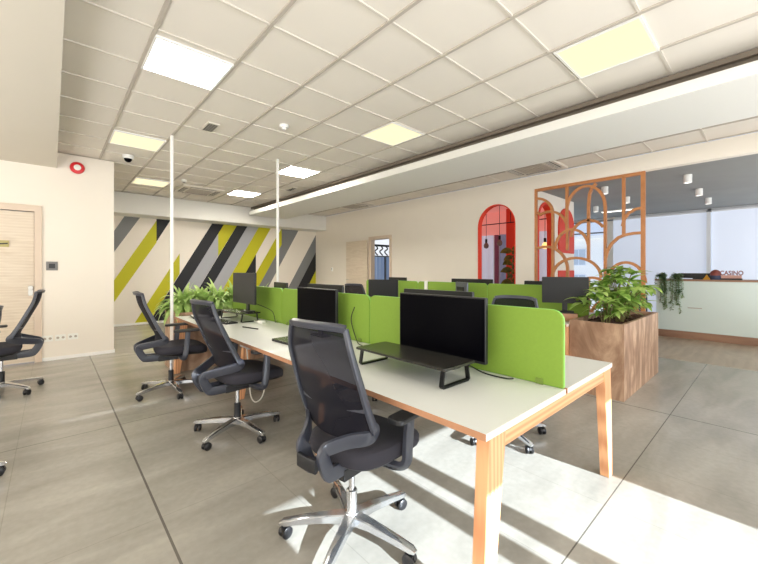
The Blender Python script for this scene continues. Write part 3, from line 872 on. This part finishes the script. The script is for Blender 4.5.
def divider(x, y0, y1, label, z0=0.742, z1=1.141):
    t = thing('desk_divider', label, 'divider', (x, (y0 + y1) / 2, 0), group='lime green felt desk dividers')
    h = (y1 - y0) / 2 - 0.004
    MB().prism(rrect(-h, h, z0, z1, 0.055, 0.055, 0.01, 0.01), 'x', -0.013, 0.013).build('panel', M['green'], t, bevel=0.004)
    e = [(0, p[0], p[1]) for p in rrect(-h, h, z0, z1, 0.055, 0.055, 0.01, 0.01)]
    MB().sweep(e, 0.005, 0.012, side=(1, 0, 0), closed=True, rnd=False).build('piping', M['greenedge'], t)
    for s_ in (-1, 1):
        MB().box(-0.02, 0.02, s_ * (h - 0.12) - 0.02, s_ * (h - 0.12) + 0.02, 0.7405, z0 + 0.03).build('clamp', M['greenclip'], t, bevel=0.002)
divider(1.945, YS1[0] + 0.005, YS1[1], 'lime green desk divider at the near end of the near desk')
divider(1.945, YS1[1], YS1[2], 'middle lime green divider of the near desk, behind the second chair')
divider(1.945, YS1[2], YS1[3] - .01, 'far lime green divider of the near desk, beside the fern planter')
divider(5.0, YS2[0] + .005, YS2[1], 'lime green divider on the second desk nearest the right-hand planter')
divider(5.0, YS2[1], YS2[2], 'middle lime green divider on the second desk')
divider(5.0, YS2[2], YS2[3], 'far lime green divider on the second desk, with the white tag')
tg = MB().box(4.975, 4.985, 4.19, 4.26, 1.00, 1.15).box(4.975, 5.02, 4.215, 4.235, 1.143, 1.155)
tag(tg.build('paper_tag', M['paper']), 'small white paper tag clipped on the second row divider', 'tag')

# ------------------------------------------------------------------ monitors (screen faces local -x)
def monitor(loc, rz, label, w=0.64, h=0.375, zb=0.085, standx=0.10, edge='bez', scr='scr'):
    t = thing('monitor', label, 'monitor', loc, rz, group='black computer monitors')
    MB().prism(rrect(-w / 2, w / 2, zb, zb + h, 0.008, 0.008, 0.008, 0.008, 3), 'x', -0.012, 0.014).build('housing', M[edge], t, bevel=0.003)
    MB().box(-0.0135, -0.0122, -w / 2 + 0.007, w / 2 - 0.007, zb + 0.016, zb + h - 0.008).build('screen', M[scr], t)
    MB().box(0.014, 0.035, -w * 0.3, w * 0.3, zb + h * .2, zb + h * .8).build('rear_cover', M['bez'], t, bevel=0.012)
    MB().box(0.036, 0.06, -0.03, 0.03, 0.012, zb + h * .55).build('neck', M['bez'], t, bevel=0.005)
    bs = MB().prism(rrect(-0.055, 0.055, -0.1, 0.1, .02, .02, .02, .02, 4), 'z', 0, 0.012).build('base', M['bez'], t)
    bs.location = (0.045, 0, 0)
    return t
DT = 0.7405
monitor((1.80, 1.42, DT), 0, 'large black monitor on the near end of the near desk, behind the riser', w=0.67, h=0.375, zb=0.078)
monitor((1.80, 2.84, DT), 0, 'large black monitor in the middle of the near desk, behind the nearest chair back', w=0.655, h=0.37, zb=0.072)
monitor((2.12, 1.70, DT), PI, 'monitor behind the near divider, only its top edge showing', w=0.64)
monitor((2.12, 3.18, DT), PI, 'monitor behind the middle divider, only its top edge showing', w=0.64)
monitor((2.12, 4.16, DT), R(172), 'monitor behind the far divider, only its dark upper corner showing', w=0.46, zb=0.08)
# far station: monitor on a low riser
def riser(loc, rz, label, L=0.66, D=0.25, H=0.095):
    t = thing('monitor_riser', label, 'stand', loc, rz)
    MB().prism(rrect(-D / 2, D / 2, -L / 2, L / 2, .012, .012, .012, .012, 3), 'z', H - 0.014, H).build('shelf', M['riser'], t, bevel=0.002)
    for s_ in (-1, 1):
        y = s_ * (L / 2 - 0.035)
        pts = [(-D / 2 + 0.03, y, H - 0.018), (-D / 2 + 0.015, y, 0.012), (-D / 2 + 0.02, y, 0.006), (D / 2 - 0.03, y, 0.006), (D / 2 - 0.02, y, 0.012), (D / 2 - 0.035, y, H - 0.018)]
        MB().sweep(pts, 0.010, 0.024, side=(0, 1, 0), rnd=False).build('leg', M['blackm'], t)
    return t
riser((1.59, 1.47, DT), 0, 'black monitor riser with loop legs on the near desk', 0.72, 0.27, 0.112)
riser((1.70, 4.42, DT), R(4), 'black monitor riser at the far end of the near desk', 0.62, 0.24, 0.11)
monitor((1.70, 4.27, DT + 0.111), R(2), 'black monitor standing on the riser beside the fern planter', scr='scr2', w=0.60, h=0.365, zb=0.10, standx=0.05)
# laptop, keyboard, phone, cable bits
lp = thing('laptop', 'closed dark laptop lying on the near desk behind the chair', 'laptop', (1.51, 2.78, DT), R(4))
MB().prism(rrect(-0.10, 0.10, -0.15, 0.15, .012, .012, .012, .012, 3), 'z', 0, 0.010).build('base', M['bez'], lp)
MB().prism(rrect(-0.10, 0.10, -0.15, 0.15, .012, .012, .012, .012, 3), 'z', 0.011, 0.018).build('lid', M['riser'], lp)
kb = thing('keyboard', 'dark keyboard on the far station of the near desk', 'keyboard', (1.48, 4.34, DT), R(6))
MB().box(-0.07, 0.07, -0.22, 0.22, 0, 0.014).build('base', M['bez'], kb, bevel=0.003)
kk = MB()
for i in range(5):
    for j in range(15):
        kk.box(-0.06 + i * 0.024, -0.04 + i * 0.024, -0.21 + j * 0.028, -0.187 + j * 0.028, 0.014, 0.019)
kk.build('keys', M['riser'], kb)
ph = thing('desk_phone', 'dark office phone beside the fern planter', 'phone', (1.55, 5.02, DT), R(20))
MB().add([(-0.1, -0.1, 0), (0.1, -0.1, 0), (0.1, 0.1, 0), (-0.1, 0.1, 0), (-0.1, -0.1, 0.02), (0.1, -0.1, 0.09), (0.1, 0.1, 0.09), (-0.1, 0.1, 0.02)],
         [(0, 3, 2, 1), (4, 5, 6, 7), (0, 1, 5, 4), (2, 3, 7, 6), (1, 2, 6, 5), (3, 0, 4, 7)]).build('base', M['bez'], ph, bevel=0.006)
MB().sweep(cat([(-0.09, 0.07, 0.05), (-0.06, 0.07, 0.075), (0.05, 0.07, 0.11), (0.09, 0.07, 0.105)], 4), 0.03, 0.045, side=(0, 1, 0)).build('handset', M['cdark'], ph, smooth=True)
nb = thing('notebook', 'grey and white paper pile on the far station of the near desk', 'papers', (1.42, 5.0, DT), R(-8))
MB().box(-0.1, 0.1, -0.14, 0.14, 0, 0.02).build('cover', M['riser'], nb, bevel=0.002)
MB().box(-0.095, 0.09, -0.13, 0.12, 0.0205, 0.026).build('sheets', M['paper'], nb)
ch = thing('power_adapter', 'small white charger with cable beside the far riser', 'charger', (1.78, 3.96, DT), R(15))
MB().box(-0.03, 0.03, -0.04, 0.04, 0, 0.03).build('housing', M['paper'], ch, bevel=0.006)
MB().tube(cat([(0.02, 0.04, 0.012), (0.06, 0.10, 0.008), (0.02, 0.16, 0.008), (0.08, 0.2, 0.01)], 5), 0.004, 6).build('cable', M['paper'], ch, smooth=True)
pn = MB().tube([(1.50, 3.80, DT + 0.006), (1.56, 3.56, DT + 0.006)], 0.006, 8).tube([(1.50, 3.80, DT + 0.006), (1.497, 3.812, DT + 0.006)], [0.006, 0.001], 8).build('pen', M['bez'], smooth=True)
tag(pn, 'dark pen lying on the near desk beyond the laptop', 'pen')
def cable(name, pts, label, m, r=0.004):
    o = MB().tube(cat(pts, 8), r, 7).build(name, m, smooth=True)
    return tag(o, label, 'cable')
cable('monitor_cable', [(1.86, 2.35, DT + .3), (1.91, 2.46, DT + .18), (1.90, 2.38, DT + .03), (1.84, 2.25, DT + .006), (1.80, 2.05, DT + .02), (1.78, 1.92, DT + 0.05), (1.82, 1.82, DT + .01), (1.87, 1.7, DT + .006)], 'black cable looping down the divider behind the riser', M['bez'])
cable('monitor_cable', [(1.86, 1.28, DT + .05), (1.88, 1.16, DT + .006), (1.87, 1.02, DT + .006), (1.90, 0.98, DT + .006)], 'short black cable right of the near monitor', M['bez'])
cable('monitor_cable', [(1.78, 4.2, DT + .22), (1.86, 4.05, DT + .17), (1.90, 3.93, DT + .12), (1.90, 3.86, DT + .006)], 'black cable curving from the monitor on the far riser', M['bez'])
# under-desk power box with white cable
pb = thing('power_socket_box', 'white socket box fixed beneath the near desk with a hanging white cable', 'socket box', (1.34, 3.30, 0.0))
MB().box(-0.03, 0.03, -0.10, 0.10, 0.63, 0.7115).build('housing', M['white'], pb, bevel=0.006)
MB().tube(cat([(0.0, -0.1, 0.66), (0.02, -0.32, 0.62), (0.03, -0.30, 0.30), (0.05, -0.1, 0.14), (0.1, 0.15, 0.12), (0.14, 0.3, 0.3), (0.12, 0.32, 0.66)], 8), 0.006, 7).build('cable', M['cablew'], pb, smooth=True)

# second row monitors
monitor((4.62, 4.97, DT), R(25), 'dark monitor on the second desk at left, in front of the doorway', scr='scr2', w=0.60, h=0.33, zb=0.10)
monitor((5.24, 5.2, DT), PI, 'monitor top edge behind the far divider of the second desk', w=0.50, h=0.34, zb=0.12)
monitor((5.24, 3.45, DT), PI, 'monitor top edge behind the middle divider, below the red arch', w=0.80, h=0.34, zb=0.12)
monitor((4.72, 3.28, DT), R(150), 'grey-backed monitor turned almost edge-on on the second desk', w=0.40, h=0.34, zb=0.08, edge='bezsil')
monitor((5.24, 2.25, DT), PI, 'monitor corner behind the divider, left of the wood screen base', w=0.55, h=0.34, zb=0.11)
bxr = thing('monitor_block', 'small pinkish wooden block under the monitor near the planter', 'stand', (4.62, 1.74, DT), R(40))
MB().box(-0.12, 0.12, -0.12, 0.12, 0.0, 0.09).build('block', M['edge'], bxr, bevel=0.004)
MB().box(-0.10, 0.10, -0.10, 0.10, 0.0901, 0.094).build('pad', M['bez'], bxr)
monitor((4.64, 1.73, DT + 0.0945), R(22), 'black monitor on a wooden block beside the right-hand planter', scr='scr2', w=0.51, h=0.32, zb=0.11)

# ================================================================== PLANTERS
def planter(x0, x1, y0, y1, H, label):
    t = thing('planter_box', label, 'planter', ((x0 + x1) / 2, (y0 + y1) / 2, 0))
    hx = (x1 - x0) / 2; hy = (y1 - y0) / 2; w = 0.03
    m = MB().box(-hx, hx, -hy, -hy + w, 0, H).box(-hx, hx, hy - w, hy, 0, H).box(-hx, -hx + w, -hy + w, hy - w, 0, H).box(hx - w, hx, -hy + w, hy - w, 0, H).box(-hx + w, hx - w, -hy + w, hy - w, 0.01, 0.05)
    m.build('box', M['walnut'], t)
    vs = []; fs = []; nx, ny = 28, 12
    for i in range(nx + 1):
        for j in range(ny + 1):
            vs.append((-hx + w + (2 * hx - 2 * w) * i / nx, -hy + w + (2 * hy - 2 * w) * j / ny, H - 0.05 + random.uniform(-0.012, 0.012)))
    for i in range(nx):
        for j in range(ny):
            fs.append((i * (ny + 1) + j, (i + 1) * (ny + 1) + j, (i + 1) * (ny + 1) + j + 1, i * (ny + 1) + j + 1))
    MB().add(vs, fs).build('soil', M['soil'], t)
    return t
planter(4.33, 5.93, 1.04, 1.565, 0.79, 'tall walnut planter box at the right, holding the broad-leaved plants')
planter(1.195, 2.63, 5.31, 5.86, 0.78, 'walnut planter box at the far end of the near desk')

def fern(x, y, z, label, n=80, L=0.42, H=0.5):
    t = thing('potted_fern', label, 'plant', (x, y, z), group='long-bladed green plants in the far planter')
    f = MB(); s_ = MB()
    for i in range(n):
        a = random.uniform(0, 2 * PI); e = random.uniform(0.35, 1.5)
        l = L * random.uniform(0.6, 1.1)
        hb = random.uniform(0.0, 0.14)
        b_ = (0.05 * math.cos(a), 0.05 * math.sin(a), hb)
        lv(f, b_, (math.cos(a) * math.cos(e), math.sin(a) * math.cos(e), math.sin(e)), l, random.uniform(0.06, 0.085), random.uniform(1.8, 3.2), seg=7, fold=0.25)
    for i in range(5):
        a = i * 1.25
        s_.tube([(0, 0, -0.03), (0.04 * math.cos(a), 0.04 * math.sin(a), 0.15)], 0.01, 6)
    s_.build('stems', M['stem'], t); f.build('foliage', M['fern'], t)
for i, (x, nm, l, nn) in enumerate(((1.36, 'leftmost long-bladed plant in the far planter', 0.42, 90), (1.60, 'second long-bladed plant in the far planter', 0.46, 100),
                            (1.84, 'third long-bladed plant in the far planter, behind the phone', 0.46, 100), (2.08, 'long-bladed plant behind the monitor on the far riser', 0.42, 90),
                            (2.48, 'small green plant at the right end of the far planter', 0.34, 50))):
    fern(x, 5.58, 0.735, nm, int(nn * 1.5), l * 0.88)

def broad(x, y, z, label, n=11, H=0.55, spread=0.30):
    t = thing('leafy_plant', label, 'plant', (x, y, z), group='broad-leaved plants in the walnut planter')
    f = MB(); s_ = MB()
    for i in range(n):
        a = i * 2.4 + random.uniform(-.3, .3); rr = spread * math.sqrt((i + 0.5) / n); hh_ = H * (1 - 0.55 * (i / n) ** 1.3) * random.uniform(.85, 1.08)
        tip = Vector((rr * math.cos(a), rr * math.sin(a), hh_))
        s_.tube(cat([(0.03 * math.cos(a), 0.03 * math.sin(a), -0.03), (tip.x * .35, tip.y * .35, hh_ * .5), tip], 5), [0.007] * 5 + [0.005] * 6, 6)
        for k_ in range(8):
            b_ = a + k_ * 2 * PI / 8 * 1.0 + random.uniform(-.3, .3)
            e = random.uniform(-0.15, 0.7)
            lv(f, tip - Vector((0, 0, 0.03 * random.random())), (math.cos(b_) * math.cos(e), math.sin(b_) * math.cos(e), math.sin(e)), random.uniform(0.14, 0.22), random.uniform(0.075, 0.105), random.uniform(.7, 1.5), seg=6, fold=0.2)
        for k_ in range(4):
            b_ = random.uniform(0, 2 * PI); u = random.uniform(.35, .8)
            p = Vector((tip.x * u * .8, tip.y * u * .8, hh_ * u))
            lv(f, p, (math.cos(b_), math.sin(b_), 0.25), random.uniform(0.12, 0.18), 0.06, 1.4, seg=6, fold=0.2)
    s_.build('stems', M['stem'], t); f.build('foliage', M['leaf'], t)
broad(4.62, 1.28, 0.745, 'broad-leaved plant at the left end of the right-hand planter', 9, 0.36, 0.26)
broad(4.98, 1.24, 0.745, 'tallest broad-leaved plant, centre of the right-hand planter', 14, 0.60, 0.30)
broad(5.34, 1.27, 0.745, 'broad-leaved plant at the right end of the right-hand planter', 9, 0.40, 0.26)
rf = thing('rubber_plant', 'olive-leaved plant beside the red pier inside the arch', 'plant', (7.75, 4.05, 0.0))
MB().lathe([(0.12, 0), (0.16, 0.35), (0.15, 0.36), (0.11, 0.3)], seg=18).build('pot', M['white'], rf, smooth=True)
f = MB(); s_ = MB(); s_.tube([(0, 0, 0.3), (0.02, 0.02, 1.0), (0.0, -0.05, 1.65)], 0.012, 6)
for i in range(16):
    a = i * 2.4; lv(f, (0, -0.02, 1.0 + i * 0.055), (math.cos(a), math.sin(a), 0.3), 0.27, 0.16, 1.0, up=Vector((-0.8, -0.5, 0.4)), seg=6)
s_.build('stem', M['stem'], rf); f.build('foliage', M['olive'], rf)

# white poles rising from the far planter
def pole(x, y, label):
    t = thing('ceiling_pole', label, 'pole', (x, y, 0), group='white poles between planter and ceiling')
    MB().box(-0.017, 0.017, -0.017, 0.017, 0.006, CH - 0.002).build('shaft', M['white'], t, bevel=0.004)
    MB().box(-0.028, 0.028, -0.028, 0.028, 0.0, 0.008).build('foot_plate', M['white'], t)
pole(1.165, 5.335, 'left white pole from the far planter to the ceiling')
pole(2.662, 5.335, 'right white pole from the far planter to the ceiling')

# ================================================================== OFFICE CHAIR (faces local +x)
def make_chair(label, dz=0.0, arm=0.71, lean=0.0):
    t = thing('office_chair', label, 'chair', group='mesh-backed office chairs')
    dzv = dz
    # seat cushion
    N = 44; rings = []
    def outline(ins, z):
        pts = []
        for i in range(N):
            a = 2 * PI * i / N; ca, sa = math.cos(a), math.sin(a)
            e = 0.55
            x = (0.255 - ins) * (abs(ca) ** e) * (1 if ca > 0 else -1)
            y = (0.25 - ins) * (abs(sa) ** e) * (1 if sa > 0 else -1)
            X_ = x + 0.095
            zz = z - 0.9 * max(0, X_ - 0.14) ** 2 + 0.25 * max(0, abs(y) - 0.12) ** 2
            pts.append((X_, y * (1 - 0.10 * (x < 0) * abs(x) / 0.255), zz + dzv))
        return pts
    vs = []; fs = []
    lay = [(0.45, 0.03), (0.452, 0.008), (0.47, 0.0), (0.505, 0.0), (0.520, 0.008), (0.528, 0.025), (0.531, 0.06), (0.527, 0.14)]
    for z, ins in lay: vs += outline(ins, z) if True else []
    for l in range(len(lay) - 1):
        for i in range(N):
            fs.append((l * N + i, l * N + (i + 1) % N, (l + 1) * N + (i + 1) % N, (l + 1) * N + i))
    fs.append(tuple(range(N))[::-1]); fs.append(tuple((len(lay) - 1) * N + i for i in range(N)))
    MB().add(vs, fs).build('seat', M['seat'], t, smooth=True)
    vs = [];
    lay = [(0.415, 0.10), (0.42, 0.07), (0.435, 0.03), (0.449, 0.02)]
    for z, ins in lay: vs += outline(ins, z)
    fs = []
    for l in range(len(lay) - 1):
        for i in range(N):
            fs.append((l * N + i, l * N + (i + 1) % N, (l + 1) * N + (i + 1) % N, (l + 1) * N + i))
    fs.append(tuple(range(N))[::-1]); fs.append(tuple((len(lay) - 1) * N + i for i in range(N)))
    MB().add(vs, fs).build('seat_pan', M['cdark'], t, smooth=True)
    # mechanism
    m = MB().box(-0.13, 0.12, -0.075, 0.075, 0.365 + dzv, 0.42 + dzv)
    m.tube([(0.06, -0.07, 0.395 + dzv), (0.06, -0.22, 0.40 + dzv), (0.075, -0.255, 0.41 + dzv)], 0.007, 6)
    m.build('mechanism', M['cdark'], t, bevel=0.008)
    # back frame
    dzv = 0.0
    up = [(-0.285, 0.18, 1.095), (-0.262, 0.205, 0.99), (-0.205, 0.216, 0.86), (-0.15, 0.222, 0.74), (-0.105, 0.226, 0.655)]
    up = [(x + lean * (z - 0.655), y, z) for x, y, z in up]
    lo = [(-0.105, 0.226, 0.655), (-0.085, 0.224, 0.625), (-0.088, 0.214, 0.603), (-0.115, 0.196, 0.59), (-0.20, 0.135, 0.567), (-0.28, 0.082, 0.546), (-0.303, 0.07, 0.533), (-0.305, 0.066, 0.51), (-0.285, 0.064, 0.46), (-0.262, 0.062, 0.425), (-0.24, 0.062, 0.41), (-0.14, 0.06, 0.405), (0.0, 0.06, 0.405)]
    lo = [(x * (1 - lean * 1.3) , y, z + lean * 0.1) if i > 3 else (x, y, z) for i, (x, y, z) in enumerate(lo)]
    for s_ in (-1, 1):
        u = cat([(x, y * s_, z + dzv) for x, y, z in up], 4); l = cat([(x, y * s_, z + dzv) for x, y, z in lo], 4)
        pth = u + l[1:]
        nU = len(u); W = [0.024 + 0.014 * i / nU for i in range(nU)] + [min(0.066, 0.040 + 0.004 * i) for i in range(len(l) - 1)]
        MB().sweep(pth, W, [0.019] * nU + [0.022] * (len(l) - 1), side=(0.12, s_ * 1.0, 0.0)).build('back_frame', M['cframe'], t, smooth=True)
    top = []
    for i in range(15):
        v = -1 + 2 * i / 14
        top.append((up[0][0] - 0.045 * (1 - v * v) - 0.008 * (1 - v ** 4), 0.18 * v, 1.095 + 0.012 * (1 - v * v) ** 0.5))
    MB().sweep(top, 0.03, 0.028, side=(1, 0, 0.3)).build('top_rail', M['cframe'], t, smooth=True)
    # rear yoke between the two knees
    MB().sweep([(-0.29, -0.06, 0.49), (-0.295, 0, 0.49), (-0.29, 0.06, 0.49)], 0.06, 0.02, side=(1, 0, 0)).build('rear_yoke', M['cdark'], t, smooth=True)
    # mesh back
    vs = []; fs = []; nz_, ny_ = 14, 10
    up2 = cat(up, 4)
    def fx(z):
        for a, b_ in zip(up2[:-1], up2[1:]):
            if b_.z <= z <= a.z:
                k_ = (z - b_.z) / max(1e-6, a.z - b_.z); return a.x * k_ + b_.x * (1 - k_), a.y * k_ + b_.y * (1 - k_)
        return (up2[0].x, up2[0].y) if z > up2[0].z else (up2[-1].x, up2[-1].y)
    for i in range(nz_ + 1):
        z = 0.61 + (1.10 - 0.61) * i / nz_
        x, y = fx(z)
        for j in range(ny_ + 1):
            v = -1 + 2 * j / ny_
            zz = z - (0.045 * (1 - v * v) if i == 0 else 0)
            vs.append((x - 0.045 * (1 - v * v), y * v, zz + dzv))
    for i in range(nz_):
        for j in range(ny_):
            fs.append((i * (ny_ + 1) + j, i * (ny_ + 1) + j + 1, (i + 1) * (ny_ + 1) + j + 1, (i + 1) * (ny_ + 1) + j))
    MB().add(vs, fs).build('backrest', M['mesh'], t, smooth=True)
    lb = []
    for i in range(11):
        v = -1 + 2 * i / 10
        lb.append((-0.145 + lean * 0.07 - 0.03 * (1 - v * v), 0.205 * v, 0.735))
    MB().sweep(lb, 0.045, 0.012, side=(1, 0, 0)).build('lumbar_support', M['cframe'], t, smooth=True)
    lbm = []
    # arms
    for s_ in (-1, 1):
        y = 0.275 * s_
        pth = cat([(0.06, 0.10 * s_, 0.405 + dzv), (0.07, 0.22 * s_, 0.40 + dzv), (0.085, y, 0.425 + dzv), (0.10, y, 0.50 + dzv), (0.115, y, arm - 0.03)], 4)
        a = MB().sweep(pth, [0.055] * 8 + [0.05] * (len(pth) - 8), 0.03, side=(0, 1, 0) if False else (0.2, 1, 0.2)).build('armrest', M['cframe'], t, smooth=True)
        pad = MB().prism([(-0.0 + p[0], p[1]) for p in rrect(-0.02, 0.23, -0.045, 0.045, .03, .03, .03, .03, 5)], 'z', arm - 0.025, arm).build('arm_pad', M['cdark'], a, bevel=0.006)
        pad.location = (0, y, 0)
    # column
    gl = MB().lathe([(0.015, 0.20), (0.015, 0.37 + dzv)], seg=16).build('gas_lift', M['chrome'], t, smooth=True)
    MB().lathe([(0.027, 0.11), (0.027, 0.235), (0.022, 0.24)], seg=18).build('collar', M['cdark'], gl, smooth=True)
    MB().lathe([(0.03, 0.065), (0.042, 0.075), (0.042, 0.11), (0.034, 0.125), (0.028, 0.126)], seg=20).build('hub', M['chrome'], t, smooth=True)
    for k_ in range(5):
        a = 2 * PI * k_ / 5 - R(13)
        rot = Matrix.Rotation(a, 4, 'Z')
        leg = MB()
        pts = [(0.03, 0, 0.095), (0.12, 0, 0.097), (0.24, 0, 0.088), (0.345, 0, 0.076), (0.365, 0, 0.069)]
        leg.sweep(pts, [0.052, 0.042, 0.034, 0.026, 0.014], [0.062, 0.052, 0.044, 0.038, 0.024], side=(0, 1, 0))
        lo_ = leg.build('leg', M['chrome'], t, smooth=True); lo_.rotation_euler = (0, 0, a)
        cs = MB()
        for s_ in (-1, 1):
            cs.lathe([(0.006, s_ * 0.006), (0.026, s_ * 0.007), (0.029, s_ * 0.011), (0.029, s_ * 0.021), (0.024, s_ * 0.025), (0.008, s_ * 0.026)], (0.0, 0, 0.0295), 20, 'y')
        cs.tube([(0, 0, 0.0295), (0.018, 0, 0.05), (0.018, 0, 0.07)], 0.007, 8)
        pr = [(0.031 * math.cos(R(q)), 0.031 * math.sin(R(q)) + 0.0295) for q in range(10, 150, 14)]
        pr = pr + [(p[0] * .82, (p[1] - .0295) * .82 + .0295) for p in pr[::-1]]
        cs.prism(pr, 'y', -0.007, 0.007)
        c = cs.build('caster', M['rubber'], lo_, smooth=True)
        c.location = (0.334, 0, 0); c.rotation_euler = (0, 0, random.uniform(-1.4, 1.4))
    return t
chA = make_chair('nearest mesh-backed office chair, in front of the near monitor', -0.012, 0.665, 0.12)
chA.location = (1.13, 1.45, 0); chA.rotation_euler = (0, 0, R(9))
for c_ in chA.children:
    if c_.name.startswith('gas_lift'):
        for d_ in c_.children: d_.data.materials[0] = M['chrome']
chB = make_chair('middle mesh-backed office chair on the left side of the near desk', 0.0, 0.715)
chB.location = (1.15, 3.03, 0); chB.rotation_euler = (0, 0, R(6))
dup(chB, (0.98, 4.52, 0), R(-3), 'farthest mesh-backed office chair on the left side of the near desk, by the planter')
dup(chB, (-0.41, 5.70, 0), R(178), 'mesh-backed office chair at the left edge in front of the pale door')
dup(chB, (-0.59, 3.41, 0), R(160), 'office chair at the left edge showing only one black caster')
dup(chB, (2.74, 1.52, 0), R(186), 'office chair behind the near divider, its back top showing over it')
dup(chB, (2.78, 2.68, 0), R(176), 'office chair across the near desk behind the near monitor')
dup(chB, (2.78, 4.32, 0), R(181), 'office chair across the near desk behind the far divider')
dup(chB, (4.06, 4.86, 0), R(12), 'office chair at the second desk in front of the far doorway')

# ================================================================== WALL BEHIND THE CAMERA, LIGHT
ow = MB()
YB = -3.0
HZ = 2.12
def bw(x0, x1, z0, z1): ow.box(x0, x1, YB - 0.03, YB, z0, z1)
bw(-5, 0.87, 0, CH); bw(1.57, 1.70, 0, HZ); bw(1.79, 1.93, 0, HZ); bw(2.72, 6.82, 0, CH); bw(0.87, 2.72, HZ, CH)
structure(ow.build('wall_front', M['wall']))
structure(MB().box(0.87, 2.72, YB - 0.02, YB - 0.015, 0, HZ).build('window_2', M['glass']))

def area(name, loc, rot, sx, sy, e, col):
    l = bpy.data.lights.new(name, 'AREA'); l.shape = 'RECTANGLE'; l.size = sx; l.size_y = sy; l.energy = e; l.color = col
    o = bpy.data.objects.new(name, l); COL.objects.link(o); o.location = loc; o.rotation_euler = rot
    return o
area('daylight_fill', (1.2, -2.85, 1.6), (R(90), 0, 0), 8.0, 2.4, 210, (0.93, 0.97, 1.0))  # unseen lamp added for daylight from behind the camera, wider than the openings
area('daylight_fill', (-4.8, 1.5, 1.6), (R(90), 0, R(-90)), 7.0, 2.2, 130, (1.0, 0.97, 0.93))  # added fill lamp in front of the west wall, no window there
area('floor_bounce_fill', (-3.2, 2.0, 0.35), (PI, 0, 0), 3.2, 8.5, 190, (1.0, 0.985, 0.97))  # up-facing lamp added out of view to brighten the ceiling
area('floor_bounce_fill', (3.8, -1.6, 0.35), (PI, 0, 0), 5.5, 2.4, 45, (1.0, 0.98, 0.96))  # second added uplight, stands for sun bouncing off the floor
area('floor_bounce_fill', (9.5, -1.6, 0.35), (PI, 0, 0), 5.0, 2.4, 70, (0.97, 0.98, 1.0))  # uplight added on the lounge side, out of view
area('daylight_fill', (9.5, -2.8, 1.6), (R(90), 0, 0), 4.5, 2.2, 80, (0.93, 0.97, 1.0))  # added fill lamp in front of the solid south wall of the lounge
sl = bpy.data.lights.new('sun', 'SUN'); sl.energy = 20; sl.angle = R(0.35); sl.color = (0.88, 0.95, 1.0)
so = bpy.data.objects.new('sun', sl); COL.objects.link(so); so.rotation_euler = (R(66.7), 0, 0)

w = bpy.data.worlds.new('sky'); sc.world = w; w.use_nodes = True
nt = w.node_tree; bg = nt.nodes['Background']
tc = nt.nodes.new('ShaderNodeTexCoord'); sp = nt.nodes.new('ShaderNodeSeparateXYZ'); crn = nt.nodes.new('ShaderNodeValToRGB')
nt.links.new(tc.outputs['Generated'], sp.inputs[0]); nt.links.new(sp.outputs['Z'], crn.inputs[0]); nt.links.new(crn.outputs[0], bg.inputs[0])
crn.color_ramp.elements[0].color = rgb(214, 224, 240); crn.color_ramp.elements[1].color = rgb(120, 164, 226); crn.color_ramp.elements[1].position = 0.6
bg.inputs[1].default_value = 1.0

# ================================================================== CAMERA
cam = bpy.data.cameras.new('camera'); co = bpy.data.objects.new('camera', cam); COL.objects.link(co)
cam.sensor_fit = 'HORIZONTAL'; cam.sensor_width = 36.0; cam.lens = 36.0 * 360 / 758
cam.shift_y = -12.0 / 758
cam.clip_start = 0.02
co.location = (0, 0, 1.35); co.rotation_euler = (R(90), 0, -R(42.25))
sc.camera = co
sc.view_settings.view_transform = 'Standard'
sc.view_settings.look = 'None'
sc.view_settings.exposure = 0.27
sc.view_settings.gamma = 1.0
sc.cycles.use_denoising = True
sc.cycles.max_bounces = 10
sc.cycles.diffuse_bounces = 7
sc.cycles.transparent_max_bounces = 12
sc.cycles.sample_clamp_indirect = 6
sc.cycles.caustics_reflective = False
